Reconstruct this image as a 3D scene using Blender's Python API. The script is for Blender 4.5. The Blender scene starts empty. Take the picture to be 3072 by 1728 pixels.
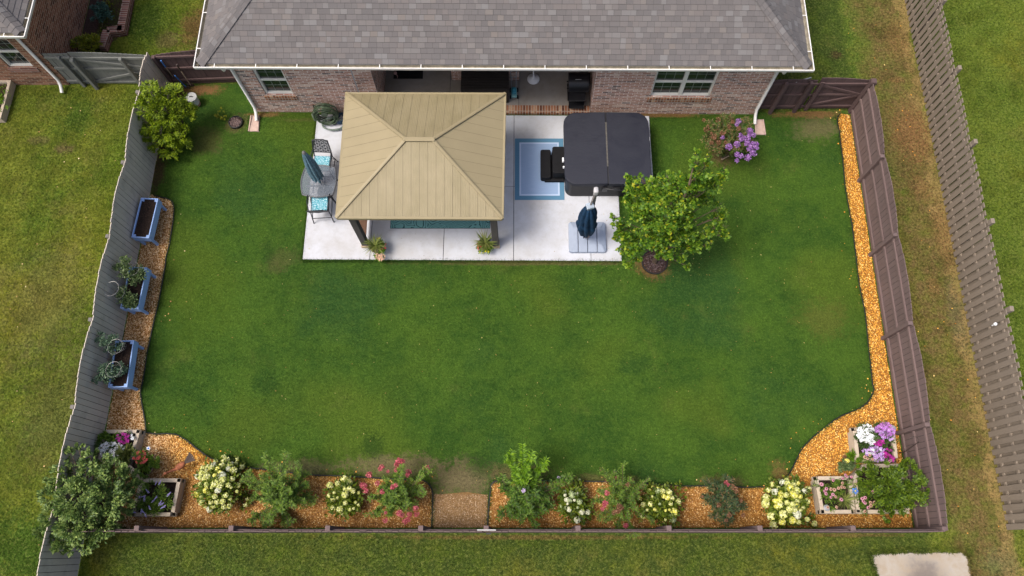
import bpy, math, random
import numpy as np
from mathutils import Vector, Matrix
random.seed(7); rng = np.random.default_rng(7)
sc = bpy.context.scene; COL = sc.collection
R = math.radians

# ------------------------------------------------------------------ camera, sky, sun, exposure
cam = bpy.data.cameras.new("camera"); co = bpy.data.objects.new("camera", cam); COL.objects.link(co)
TILT = R(19.03); CAMH = 20.0; FPX = 2250.0; CX = 1560.0; CY = 864.0
co.location = (0, 0, CAMH); co.rotation_euler = (TILT, 0, 0)
cam.sensor_width = 36; cam.lens = 36*FPX/3072; cam.shift_x = -24/3072; cam.clip_end = 1000
sc.camera = co
TS = Vector((-0.60, -0.22, 1.20)).normalized()            # towards the sun
w = bpy.data.worlds.new("World"); sc.world = w; w.use_nodes = True
sky = w.node_tree.nodes.new("ShaderNodeTexSky"); sky.sky_type = 'NISHITA'; sky.sun_disc = False
sky.sun_elevation = math.asin(TS.z); sky.sun_rotation = math.atan2(TS.x, TS.y)
sky.air_density = 1.0; sky.dust_density = 6.0; sky.ozone_density = 0.6
bg = w.node_tree.nodes["Background"]; bg.inputs[1].default_value = 0.132
w.node_tree.links.new(sky.outputs[0], bg.inputs[0])
sl = bpy.data.lights.new("sun", 'SUN'); so = bpy.data.objects.new("sun", sl); COL.objects.link(so)
sl.energy = 2.0; sl.angle = R(21); sl.color = (1, .955, .89)
so.rotation_euler = (-TS).to_track_quat('-Z', 'Y').to_euler(); so.location = (-20, -5, 30)
sc.view_settings.view_transform = 'Standard'; sc.view_settings.look = 'None'
sc.view_settings.exposure = 0.55; sc.view_settings.gamma = 1

_s, _c = math.sin(TILT), math.cos(TILT)
def P(px, py, h=0.0):
    """survey helper: where the photo's sight line through (px,py) meets height h, in metres"""
    u = (px-CX)/FPX; v = (py-CY)/FPX; t = (CAMH-h)/(v*_s+_c)
    return Vector((u*t, t*(_s-v*_c), h))
def P2(px, py, h=0.0):
    p = P(px, py, h); return (p.x, p.y)

# ------------------------------------------------------------------ object helpers
ROOT = {}
def tag(o, label=None, cat=None, group=None, kind=None):
    if label: o["label"] = label
    if cat: o["category"] = cat
    if group: o["group"] = group
    if kind: o["kind"] = kind
    return o
def thing(name, label, cat, loc=(0, 0, 0), rz=0.0, group=None):
    o = bpy.data.objects.new(name, None); COL.objects.link(o); o.empty_display_size = .2
    o.location = loc; o.rotation_euler = (0, 0, rz)
    ROOT[o.name] = (Matrix.Translation(Vector(loc)) @ Matrix.Rotation(rz, 4, 'Z')).inverted()
    return tag(o, label, cat, group)
def root_inv(o):
    while o.parent: o = o.parent
    return ROOT.get(o.name, Matrix.Identity(4))
def dup(src, name=None):
    o = src.copy(); COL.objects.link(o); return o
def dup_tree(root, loc, rz, label, group=None, scale=None):
    r = dup(root); r.location = loc; r.rotation_euler = (0, 0, rz); r["label"] = label
    if group: r["group"] = group
    if scale: r.scale = scale
    for ch in list(root.children):
        c = dup(ch); c.parent = r
        for g in list(ch.children):
            d = dup(g); d.parent = c
    return r

def box_uv(me):
    n = len(me.polygons)
    if n == 0: return
    lt = np.zeros(n, 'i'); me.polygons.foreach_get('loop_total', lt)
    nr = np.zeros(n*3, 'f'); me.polygons.foreach_get('normal', nr); nr = np.abs(nr.reshape(-1, 3))
    vi = np.zeros(len(me.loops), 'i'); me.loops.foreach_get('vertex_index', vi)
    co_ = np.zeros(len(me.vertices)*3, 'f'); me.vertices.foreach_get('co', co_); co_ = co_.reshape(-1, 3)[vi]
    ax = np.repeat(np.argmax(nr, 1), lt)
    uv = np.where((ax == 2)[:, None], co_[:, [0, 1]], np.where((ax == 1)[:, None], co_[:, [0, 2]], co_[:, [1, 2]]))
    l = me.uv_layers.new(name="UVMap"); l.data.foreach_set('uv', uv.astype('f').ravel())

class MB:
    def __init__(s): s.v = []; s.f = []; s.m = []; s.uv = {}
    def add(s, vs, fs, mi=0, uvs=None):
        b = len(s.v); s.v += [tuple(v) for v in vs]
        for k, f in enumerate(fs):
            if uvs: s.uv[len(s.f)] = uvs[k]
            s.f.append([b+i for i in f]); s.m.append(mi)
        return s
    def box(s, c, d, rz=0, mi=0, M=None):
        x, y, z = d[0]/2, d[1]/2, d[2]/2
        vs = [Vector((i, j, k)) for k in (-z, z) for j in (-y, y) for i in (-x, x)]
        T = M if M is not None else Matrix.Translation(Vector(c)) @ Matrix.Rotation(rz, 4, 'Z')
        return s.add([T @ v for v in vs], [(0, 2, 3, 1), (4, 5, 7, 6), (0, 1, 5, 4), (2, 6, 7, 3), (0, 4, 6, 2), (1, 3, 7, 5)], mi)
    def bx(s, x0, x1, y0, y1, z0, z1, mi=0):
        return s.box(((x0+x1)/2, (y0+y1)/2, (z0+z1)/2), (x1-x0, y1-y0, z1-z0), 0, mi)
    def bar(s, p, q, w_, t, up=(0, 0, 1), mi=0):
        p = Vector(p); q = Vector(q); d = (q-p); L = d.length; d.normalize()
        up = Vector(up); a = d.cross(up)
        if a.length < 1e-4: a = d.cross(Vector((1, 0, 0)))
        a.normalize(); b = a.cross(d).normalized()
        M = Matrix((( d.x, a.x, b.x, (p.x+q.x)/2), (d.y, a.y, b.y, (p.y+q.y)/2), (d.z, a.z, b.z, (p.z+q.z)/2), (0, 0, 0, 1)))
        return s.box(None, (L, w_, t), 0, mi, M)
    def tube(s, pts, r, n=8, closed=False, mi=0, cap=True):
        pts = [Vector(p) for p in pts]; N = len(pts)
        rr = r if isinstance(r, (list, tuple)) else [r]*N
        vs = []; prev = None
        for i, p in enumerate(pts):
            d = (pts[(i+1) % N]-pts[i-1]) if (closed or 0 < i < N-1) else (pts[1]-pts[0] if i == 0 else pts[-1]-pts[-2])
            d.normalize()
            if prev is None:
                a = d.cross(Vector((0, 0, 1)));
                if a.length < .05: a = d.cross(Vector((1, 0, 0)))
            else: a = prev-d*prev.dot(d)
            a.normalize(); prev = a; b = d.cross(a)
            for k in range(n):
                t = 2*math.pi*k/n; vs.append(p+(a*math.cos(t)+b*math.sin(t))*rr[i])
        fs = []
        for i in range(N if closed else N-1):
            j = (i+1) % N
            for k in range(n):
                k2 = (k+1) % n; fs.append((i*n+k, i*n+k2, j*n+k2, j*n+k))
        if cap and not closed: fs += [tuple(range(n-1, -1, -1)), tuple((N-1)*n+k for k in range(n))]
        return s.add(vs, fs, mi)
    def lathe(s, prof, c=(0, 0, 0), n=24, mi=0, M=None, sx=1, sy=1):
        vs = []
        for r, z in prof:
            for k in range(n):
                t = 2*math.pi*k/n; v = Vector((r*math.cos(t)*sx, r*math.sin(t)*sy, z))
                vs.append((M @ v) if M is not None else v+Vector(c))
        fs = [(i*n+k, i*n+(k+1) % n, (i+1)*n+(k+1) % n, (i+1)*n+k) for i in range(len(prof)-1) for k in range(n)]
        if prof[0][0] > 1e-4: fs.append(tuple(range(n-1, -1, -1)))
        if prof[-1][0] > 1e-4: fs.append(tuple((len(prof)-1)*n+k for k in range(n)))
        return s.add(vs, fs, mi)
    def prism(s, pts, z0, z1, mi=0, bottom=True):
        n = len(pts)
        a = sum(pts[i][0]*pts[(i+1) % n][1]-pts[(i+1) % n][0]*pts[i][1] for i in range(n))
        if a < 0: pts = list(reversed(pts))
        vs = [(x, y, z0) for x, y in pts]+[(x, y, z1) for x, y in pts]
        fs = [tuple(range(n, 2*n))]+[(i, (i+1) % n, n+(i+1) % n, n+i) for i in range(n)]
        if bottom: fs.append(tuple(range(n-1, -1, -1)))
        return s.add(vs, fs, mi)
    def ell(s, c, r, n=12, m=8, mi=0, M=None):
        prof = [(math.sin(math.pi*i/m), -math.cos(math.pi*i/m)) for i in range(m+1)]
        T = (M if M is not None else Matrix.Translation(Vector(c))) @ Matrix.Diagonal((r[0], r[1], r[2], 1))
        return s.lathe(prof, n=n, mi=mi, M=T)
    def build(s, name, mats, parent=None, smooth=None, bevel=0, seg=2, local=False, merge=False):
        if not isinstance(mats, (list, tuple)): mats = [mats]
        me = bpy.data.meshes.new(name)
        vs = s.v
        if parent is not None and not local:
            T = root_inv(parent); vs = [tuple(T @ Vector(v)) for v in vs]
        me.from_pydata(vs, [], s.f); me.update()
        for m in mats: me.materials.append(m)
        if len(mats) > 1: me.polygons.foreach_set('material_index', s.m)
        box_uv(me)
        if s.uv:
            l = me.uv_layers[0].data
            for fi, uvs in s.uv.items():
                p = me.polygons[fi]
                for k, li in enumerate(p.loop_indices): l[li].uv = uvs[k]
        if smooth:
            me.polygons.foreach_set('use_smooth', [True]*len(me.polygons)); me.set_sharp_from_angle(angle=R(smooth))
        o = bpy.data.objects.new(name, me); COL.objects.link(o)
        if parent is not None: o.parent = parent
        if bevel:
            b = o.modifiers.new("bevel", 'BEVEL'); b.width = bevel; b.segments = seg; b.limit_method = 'ANGLE'; b.angle_limit = R(40)
        return o

def fast(name, V, F, mats, parent=None, mi=None, smooth=False):
    """mesh from numpy arrays (world coordinates)"""
    V = np.asarray(V, 'f'); F = np.asarray(F, 'i'); k = F.shape[1]
    if parent is not None:
        T = np.array(root_inv(parent)); V = V @ T[:3, :3].T+T[:3, 3]
    me = bpy.data.meshes.new(name)
    me.vertices.add(len(V)); me.vertices.foreach_set('co', V.astype('f').ravel())
    me.loops.add(F.size); me.loops.foreach_set('vertex_index', F.ravel())
    me.polygons.add(len(F)); me.polygons.foreach_set('loop_start', np.arange(0, F.size, k, dtype='i'))
    if not isinstance(mats, (list, tuple)): mats = [mats]
    for m in mats: me.materials.append(m)
    if mi is not None: me.polygons.foreach_set('material_index', np.asarray(mi, 'i'))
    if smooth: me.polygons.foreach_set('use_smooth', np.ones(len(F), bool))
    me.update(calc_edges=True)
    o = bpy.data.objects.new(name, me); COL.objects.link(o)
    if parent is not None: o.parent = parent
    return o
def instances(tv, tf, pos, ax, nr, sc_):
    """copies of a template (x along ax, z along nr) baked into one vertex array"""
    tv = np.asarray(tv, float); tf = np.asarray(tf, int); N = len(pos)
    ax = ax/np.linalg.norm(ax, axis=1, keepdims=True)
    nr = nr-ax*np.sum(ax*nr, 1, keepdims=True); nr = nr/(np.linalg.norm(nr, axis=1, keepdims=True)+1e-9)
    by = np.cross(nr, ax)
    sc_ = np.broadcast_to(np.asarray(sc_, float).reshape(-1, 1) if np.ndim(sc_) < 2 else sc_, (N, 1) if np.ndim(sc_) < 2 else (N, 3))
    t = tv[None]*sc_[:, None, :]
    V = pos[:, None]+t[..., 0:1]*ax[:, None]+t[..., 1:2]*by[:, None]+t[..., 2:3]*nr[:, None]
    F = tf[None]+(np.arange(N)*len(tv))[:, None, None]
    return V.reshape(-1, 3), F.reshape(-1, tf.shape[1])
def rdir(n):
    d = rng.normal(size=(n, 3)); return d/np.linalg.norm(d, axis=1, keepdims=True)
# leaf templates
T_RH = (np.array([(0, 0, 0), (.5, .26, .07), (1, 0, -.05), (.5, -.26, .07)]), np.array([(0, 2, 1), (0, 3, 2)]))
T_LONG = (np.array([(0, 0, 0), (.4, .13, .04), (1, 0, -.12), (.4, -.13, .04)]), np.array([(0, 2, 1), (0, 3, 2)]))
_mo = [(0, 0), (.05, .25), (-.08, .5), (.22, .42), (.42, .55), (.5, .28), (.72, .3), (.68, .14), (1, 0)]
_mv = [(.35, 0, .05)]+[(x, y, -.12*abs(y)) for x, y in _mo]+[(x, -y, -.12*abs(y)) for x, y in _mo[-2:0:-1]]
T_MAPLE = (np.array(_mv), np.array([(0, i, i % (len(_mv)-1)+1) for i in range(1, len(_mv))][::1])[:, [0, 2, 1]])
def in_poly(pts, poly):
    x, y = pts[:, 0], pts[:, 1]; ins = np.zeros(len(pts), bool); n = len(poly); j = n-1
    for i in range(n):
        xi, yi = poly[i]; xj, yj = poly[j]
        c = ((yi > y) != (yj > y)) & (x < (xj-xi)*(y-yi)/(yj-yi+1e-12)+xi); ins ^= c; j = i
    return ins

# ------------------------------------------------------------------ materials
class NT:
    def __init__(s, name):
        s.m = bpy.data.materials.new(name); s.m.use_nodes = True; s.t = s.m.node_tree; s.n = s.t.nodes
        s.b = s.n["Principled BSDF"]
    def node(s, typ, **kw):
        n = s.n.new(typ)
        for k, v in kw.items(): setattr(n, k, v)
        return n
    def link(s, a, b): s.t.links.new(a, b)
    def val(s, sock, v):
        if hasattr(v, 'node'): s.link(v, sock)
        else: sock.default_value = v
    def math(s, op, a, b=0.0, c=None, clamp=False):
        n = s.node("ShaderNodeMath", operation=op, use_clamp=clamp); s.val(n.inputs[0], a); s.val(n.inputs[1], b)
        if c is not None: s.val(n.inputs[2], c)
        return n.outputs[0]
    def mix(s, f, a, b, blend='MIX'):
        n = s.node("ShaderNodeMix", data_type='RGBA', blend_type=blend)
        s.val(n.inputs[0], f)
        for i, v in ((6, a), (7, b)):
            if hasattr(v, 'node'): s.link(v, n.inputs[i])
            else: n.inputs[i].default_value = (*v[:3], 1)
        return n.outputs[2]
    def noise(s, vec, scale, detail=3, rough=.55, dist=0):
        n = s.node("ShaderNodeTexNoise"); s.link(vec, n.inputs["Vector"])
        n.inputs["Scale"].default_value = scale; n.inputs["Detail"].default_value = detail
        n.inputs["Roughness"].default_value = rough; n.inputs["Distortion"].default_value = dist
        return n.outputs[0]
    def rng(s, v, a, b, c=0.0, d=1.0, smooth=False):
        n = s.node("ShaderNodeMapRange"); n.clamp = True
        if smooth: n.interpolation_type = 'SMOOTHSTEP'
        s.link(v, n.inputs[0])
        for i, x in enumerate((a, b, c, d)): n.inputs[i+1].default_value = x
        return n.outputs[0]
    def ramp(s, f, stops, const=False):
        n = s.node("ShaderNodeValToRGB"); s.link(f, n.inputs[0]); e = n.color_ramp.elements
        if const: n.color_ramp.interpolation = 'CONSTANT'
        while len(e) < len(stops): e.new(.5)
        for i, (p, c) in enumerate(stops): e[i].position = p; e[i].color = (*c[:3], 1)
        return n.outputs[0]
    def obj(s, scale=None):
        o = s.node("ShaderNodeTexCoord").outputs["Object"]
        if scale:
            n = s.node("ShaderNodeMapping"); s.link(o, n.inputs[0]); n.inputs["Scale"].default_value = scale; o = n.outputs[0]
        return o
    def uv(s): return s.node("ShaderNodeTexCoord").outputs["UV"]
    def bump(s, h, st=.3, dist=.01):
        n = s.node("ShaderNodeBump"); n.inputs["Strength"].default_value = st; n.inputs["Distance"].default_value = dist
        s.link(h, n.inputs["Height"]); s.link(n.outputs[0], s.b.inputs["Normal"])
    def island(s): return s.node("ShaderNodeNewGeometry").outputs["Random Per Island"]
    def done(s, col=None, rough=.6, metal=0, spec=.5):
        if col is not None: s.val(s.b.inputs["Base Color"], col if hasattr(col, 'node') else (*col[:3], 1))
        s.val(s.b.inputs["Roughness"], rough); s.b.inputs["Metallic"].default_value = metal
        s.b.inputs["Specular IOR Level"].default_value = spec
        return s.m
def mat(name, col, rough=.6, var=.18, ns=6, bump=0, bs=60, isl=0, metal=0, spec=.4, stretch=None, tint=None):
    """painted / plastic / wood surface: colour varied by two noises, optional per-piece variation, grain bump"""
    n = NT(name); o = n.obj(stretch)
    a = n.noise(o, ns, 5, .6); c1 = [x*(1-var) for x in col]; c2 = [min(1, x*(1+var)) for x in (tint or col)]
    f = n.rng(a, .3, .7)
    if isl:
        f = n.math('ADD', n.math('MULTIPLY', f, 1-isl), n.math('MULTIPLY', n.island(), isl))
    c = n.mix(f, c1, c2)
    if bump: n.bump(n.noise(o, bs, 4, .7), bump, .004)
    return n.done(c, rough, metal, spec)
def wood(name, col, var=.3, isl=.5, st=(18, 18, 1.6), rough=.85, dirt=.35, spec=.2):
    n = NT(name); o = n.obj(st); g = n.noise(o, 2.2, 6, .7, .4); o2 = n.obj(); d = n.noise(o2, 2.3, 4, .6)
    f = n.math('ADD', n.math('MULTIPLY', n.rng(g, .25, .75), 1-isl), n.math('MULTIPLY', n.island(), isl))
    c = n.mix(f, [x*(1-var) for x in col], [x*(1+var) for x in col])
    c = n.mix(n.rng(d, .52, .72, 0, dirt), c, [x*.45 for x in col])
    n.bump(g, .35, .004)
    return n.done(c, rough, 0, spec)
def leafmat(name, stops, trans=.3, rough=.5):
    n = NT(name); c = n.ramp(n.island(), stops); n.done(c, rough, 0, .35)
    t = n.node("ShaderNodeBsdfTranslucent"); n.link(c, t.inputs[0])
    mx = n.node("ShaderNodeMixShader"); mx.inputs[0].default_value = trans
    n.link(n.b.outputs[0], mx.inputs[1]); n.link(t.outputs[0], mx.inputs[2])
    n.link(mx.outputs[0], n.n["Material Output"].inputs[0]); return n.m
def brickmat(name, stops, mortar, wash=.0, bw=.254, bh=.0775, ms=.009, soldier=False):
    n = NT(name); uv = n.uv()
    if soldier:
        mp = n.node("ShaderNodeMapping"); n.link(uv, mp.inputs[0]); mp.inputs["Rotation"].default_value = (0, 0, R(90)); uv = mp.outputs[0]
    b = n.node("ShaderNodeTexBrick"); n.link(uv, b.inputs["Vector"]); b.offset = 0 if soldier else .5
    b.inputs["Color1"].default_value = (0, 0, 0, 1); b.inputs["Color2"].default_value = (1, 1, 1, 1); b.inputs["Mortar"].default_value = (.5, .5, .5, 1)
    b.inputs["Scale"].default_value = 1; b.inputs["Mortar Size"].default_value = ms; b.inputs["Mortar Smooth"].default_value = .15
    b.inputs["Brick Width"].default_value = bw; b.inputs["Row Height"].default_value = bh
    g = n.noise(uv, 26, 4, .6); big = n.noise(uv, .9, 3, .6)
    t = n.math('ADD', b.outputs["Color"], n.math('MULTIPLY', n.math('SUBTRACT', g, .5), .45))
    c = n.ramp(t, stops)
    if wash:
        s = n.math('MULTIPLY', n.rng(n.noise(uv, 9, 5, .75), .5, .68), n.rng(big, .35, .65, .25, 1))
        c = n.mix(n.math('MULTIPLY', s, wash), c, mortar)
    gm = n.mix(n.rng(g, .3, .7), [x*.82 for x in mortar], mortar)
    c = n.mix(b.outputs["Fac"], c, gm)
    n.bump(n.math('SUBTRACT', g, n.math('MULTIPLY', b.outputs["Fac"], 1.6)), .6, .008)
    return n.done(c, .9, 0, .15)
def shinglemat(name):
    n = NT(name); sp = n.node("ShaderNodeSeparateXYZ"); n.link(n.uv(), sp.inputs[0]); u, v = sp.outputs[0], sp.outputs[1]
    row = n.math('FLOOR', n.math('DIVIDE', v, .14))
    wn = n.node("ShaderNodeTexWhiteNoise", noise_dimensions='1D'); n.link(row, wn.inputs["W"])
    cb = n.node("ShaderNodeCombineXYZ"); n.link(n.math('MULTIPLY', u, 2.6), cb.inputs[0]); n.link(n.math('MULTIPLY', row, 3.7), cb.inputs[1])
    jit = n.noise(cb.outputs[0], 1.0, 1)
    u2 = n.math('ADD', n.math('ADD', n.math('DIVIDE', u, .19), n.math('MULTIPLY', wn.outputs[0], 9)), n.math('MULTIPLY', jit, 1.7))
    cell = n.math('FLOOR', u2)
    c2 = n.node("ShaderNodeCombineXYZ"); n.link(cell, c2.inputs[0]); n.link(row, c2.inputs[1])
    w2 = n.node("ShaderNodeTexWhiteNoise", noise_dimensions='2D'); n.link(c2.outputs[0], w2.inputs["Vector"])
    c = n.ramp(w2.outputs["Value"], [(0, (.116,.109,.110)), (.3, (.130,.122,.123)), (.55, (.142,.132,.132)), (.72, (.150,.135,.131)), (.86, (.162,.155,.155)), (.95, (.180,.176,.178)), (1, (.165,.145,.133))])
    gr = n.noise(n.uv(), 70, 3, .8); c = n.mix(n.rng(gr, .2, .8, 0, .35), c, (.10, .095, .095))
    big = n.noise(n.uv(), .5, 3, .6); c = n.mix(n.rng(big, .4, .7, 0, .22), c, (.145, .125, .118))
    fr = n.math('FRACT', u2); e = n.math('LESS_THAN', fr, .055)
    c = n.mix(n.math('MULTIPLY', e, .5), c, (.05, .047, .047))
    n.bump(n.math('ADD', gr, n.math('MULTIPLY', w2.outputs["Value"], 1.5)), .5, .004)
    return n.done(c, .95, 0, .1)
def grassmat(name, dark, mid, dry, patches=(), isl=.35, drylo=.5, dryhi=.72, bands=(), grain=.66, clump=0):
    """mown grass; patches: worn and tinted spots (x, y, rx, ry, colour, amount); bands: colour by distance across the plot"""
    n = NT(name); o = n.obj()
    a = n.noise(o, .55, 4, .6); b = n.noise(o, 2.6, 4, .65); f = n.noise(o, 17, 3, .75); ff = n.noise(o, 48, 2, .7)
    k = n.math('ADD', n.math('MULTIPLY', a, .62), n.math('MULTIPLY', b, .38))
    c = n.mix(n.rng(k, .36, .62, smooth=True), dark, mid)
    h_ = n.noise(o, .22, 3, .5); c = n.mix(n.rng(h_, .5, .64, 0, .6, True), c, [mid[0]*1.5, mid[1]*1.12, mid[2]]); c = n.mix(n.rng(h_, .46, .34, 0, .6, True), c, [dark[0]*.75, dark[1]*.92, dark[2]*1.9])
    d = n.noise(o, .9, 5, .68); c = n.mix(n.rng(d, drylo, dryhi, 0, .75, True), c, dry)
    g5 = n.noise(o, 7, 4, .7); c = n.mix(n.rng(g5, .5, .68, 0, .26), c, [x*.55 for x in dark]); c = n.mix(n.rng(g5, .5, .3, 0, .30), c, [mid[0]*1.5, mid[1]*1.2, mid[2]*1.3])
    spx = n.node("ShaderNodeSeparateXYZ"); n.link(o, spx.inputs[0])
    for (x0, x1, x2, x3, colr, am) in bands:
        xx = n.math('ADD', spx.outputs[0], n.math('MULTIPLY', n.math('SUBTRACT', d, .5), 1.6))
        m_ = n.math('MULTIPLY', n.rng(xx, x0, x1, smooth=True), n.rng(xx, x2, x3, 1, 0, True))
        m_ = n.math('MULTIPLY', m_, n.rng(b, .3, .6, .25, 1)); c = n.mix(n.math('MULTIPLY', m_, am), c, colr)
    for (x, y, rx, ry, colr, am) in patches:
        sb = n.node("ShaderNodeVectorMath", operation='SUBTRACT'); n.link(o, sb.inputs[0]); sb.inputs[1].default_value = (x, y, 0)
        ml = n.node("ShaderNodeVectorMath", operation='MULTIPLY'); n.link(sb.outputs[0], ml.inputs[0]); ml.inputs[1].default_value = (1/rx, 1/ry, 0)
        ln = n.node("ShaderNodeVectorMath", operation='LENGTH'); n.link(ml.outputs[0], ln.inputs[0])
        q = n.math('ADD', ln.outputs["Value"], n.math('MULTIPLY', n.math('SUBTRACT', b, .5), 1.7))
        q = n.math('ADD', q, n.math('MULTIPLY', n.math('SUBTRACT', g5, .5), 1.3)); q = n.math('ADD', q, n.math('MULTIPLY', n.math('SUBTRACT', f, .5), 1.9))
        c = n.mix(n.rng(q, .35, 1.15, am, 0, True), c, colr)
    if clump:
        cn = n.noise(o, 15, 3, .7, .6); c = n.mix(n.rng(cn, .5, .6, 0, clump), c, (.028, .042, .007)); c = n.mix(n.rng(cn, .47, .36, 0, clump*.7), c, (.24, .25, .07))
    t = n.math('ADD', n.math('MULTIPLY', n.rng(f, .36, .64), .6), n.math('MULTIPLY', n.rng(ff, .36, .64), .4))
    t = n.math('ADD', n.math('MULTIPLY', t, 1-isl), n.math('MULTIPLY', n.island(), isl))
    c = n.mix(n.rng(t, 0, .85, grain, 0), c, (.010, .020, .004))
    c = n.mix(n.rng(t, .6, 1, 0, .36), c, (.17, .20, .055))
    n.bump(n.math('ADD', f, ff), .7, .03)
    return n.done(c, .9, 0, .1)
def concretemat(name, col, stain, amt=.5):
    n = NT(name); o = n.obj(); a = n.noise(o, .8, 5, .65); b = n.noise(o, 6, 5, .7); f = n.noise(o, 120, 2, .8)
    c = n.mix(n.rng(a, .42, .7, 0, amt), col, stain); c = n.mix(n.rng(b, .5, .8, 0, .35), c, [x*.78 for x in stain])
    c = n.mix(n.rng(n.noise(o, 30, 3, .7), .64, .74, 0, .45), c, [x*.5 for x in stain])
    c = n.mix(n.rng(f, .3, .7, .12, 0), c, (.2, .19, .18)); n.bump(n.math('ADD', f, b), .25, .003)
    return n.done(c, .85, 0, .25)
def soilmat(name, stops, sc1=26, sc2=90):
    n = NT(name); o = n.obj(); a = n.noise(o, sc1, 4, .75); b = n.noise(o, sc2, 3, .7)
    t = n.math('ADD', n.math('MULTIPLY', a, .55), n.math('MULTIPLY', b, .45)); c = n.ramp(n.rng(t, .3, .7), stops)
    n.bump(t, 1, .04); return n.done(c, .95, 0, .1)

DRYB = (.17, .115, .055); TAN = (.20, .15, .085); CLAY = (.25, .125, .055); YEL = (.11, .125, .022); SOIL = (.075, .043, .022)
def pt(px, py, rx, ry, c, a):
    x, y = P2(px, py); return (x, y, rx*.0092, ry*.0098, c, a)
LAWN_P = [pt(1385, 1440, 105, 60, TAN, .85), pt(1180, 1395, 150, 34, TAN, .75), pt(900, 1408, 130, 26, TAN, .6), pt(2340, 1425, 30, 40, CLAY, .6), pt(1560, 1415, 120, 26, DRYB, .55),
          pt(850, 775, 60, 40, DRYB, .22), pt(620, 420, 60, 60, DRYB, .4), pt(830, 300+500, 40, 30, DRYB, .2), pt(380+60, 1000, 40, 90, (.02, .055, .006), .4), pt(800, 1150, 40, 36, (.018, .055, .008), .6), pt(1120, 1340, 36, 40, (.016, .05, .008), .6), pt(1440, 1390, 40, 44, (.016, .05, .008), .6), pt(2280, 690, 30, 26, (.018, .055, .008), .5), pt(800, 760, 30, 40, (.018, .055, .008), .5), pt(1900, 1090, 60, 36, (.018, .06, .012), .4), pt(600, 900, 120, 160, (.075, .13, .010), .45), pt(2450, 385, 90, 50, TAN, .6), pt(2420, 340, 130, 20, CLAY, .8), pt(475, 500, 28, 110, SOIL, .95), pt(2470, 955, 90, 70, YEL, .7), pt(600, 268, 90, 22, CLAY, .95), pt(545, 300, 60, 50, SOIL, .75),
          pt(1800, 1440, 130, 18, DRYB, .5), pt(2170, 1445, 90, 20, DRYB, .5), pt(1600, 790, 420, 8, DRYB, .5), pt(1960, 800, 62, 40, CLAY, .75), pt(2165, 470, 46, 36, DRYB, .85), pt(708, 372, 40, 36, DRYB, .6), pt(900, 360, 60, 8, DRYB, .3), pt(2000, 345, 160, 9, CLAY, .8), pt(2060, 740, 160, 80, (.035, .07, .01), .4), pt(800, 343, 60, 10, CLAY, .7)]  # includes a darker green ellipse right of the maple
M_LAWN = grassmat("lawn_grass", (.030, .080, .010), (.062, .128, .014), (.115, .14, .03), LAWN_P, drylo=.55, dryhi=.85)
OUT_P = [pt(190, 445, 40, 24, DRYB, .8), pt(230, 355, 60, 70, (.06, .12, .01), .8), pt(590, 80, 70, 90, CLAY, .75), pt(500, 120, 50, 50, DRYB, .7), pt(2735, 400, 80, 130, CLAY, 1), pt(2690, 120, 50, 90, CLAY, .6), pt(2830, 700, 40, 140, CLAY, .65), pt(2870, 950, 30, 120, TAN, .6), pt(2690, 240, 35, 14, CLAY, .7), pt(2760, 560, 40, 60, CLAY, .6), pt(2505, 165, 30, 22, SOIL, .9), pt(2800, 860, 24, 40, CLAY, .6),
         pt(60, 1640, 200, 110, (.05, .12, .01), .85), pt(120, 420, 40, 20, DRYB, .6), pt(440, 60, 80, 120, (.045, .10, .01), .8), pt(1600, 1612, 520, 7, CLAY, .55), pt(2560, 1606, 160, 6, CLAY, .5), pt(3000, 1690, 60, 40, (.2, .2, .09), .5), pt(180, 1250, 130, 220, DRYB, .35), pt(140, 900, 150, 200, TAN, .3)]
M_OUT = grassmat("rough_grass", (.09, .15, .010), (.185, .215, .022), (.24, .20, .06), OUT_P, drylo=.5, dryhi=.78,
                 bands=[(10.5, 11.3, 12.2, 12.7, (.195, .125, .05), 1), (12.6, 13.2, 40, 50, (.10, .155, .018), .75), (-10.6, -10.2, 10.2, 10.6, (.046, .078, .014), .9), (-12.9, -11.9, -10.9, -10.7, (.10, .165, .008), .75), (12.0, 12.25, 12.5, 12.7, (.38, .25, .10), .85)], clump=.6)
M_CONC = concretemat("concrete", (.50, .52, .565), (.37, .355, .34), .75)
M_PAD = concretemat("pad_concrete", (.60, .53, .43), (.45, .37, .28), .6)
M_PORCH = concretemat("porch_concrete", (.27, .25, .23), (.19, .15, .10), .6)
M_GRAVB = soilmat("gravel_base", [(0, (.10, .042, .012)), (.5, (.28, .125, .028)), (1, (.44, .24, .07))])
M_PATH = soilmat("pea_gravel", [(0, (.10, .052, .02)), (.45, (.22, .125, .05)), (.8, (.32, .2, .095)), (1, (.44, .33, .2))], 40, 110)
M_MULCH = soilmat("mulch", [(0, (.02, .011, .009)), (.5, (.06, .036, .03)), (1, (.16, .10, .085))], 30, 90)
M_SOIL = soilmat("potting_soil", [(0, (.008, .006, .005)), (.5, (.03, .02, .016)), (1, (.09, .06, .045))], 30, 100)
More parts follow.
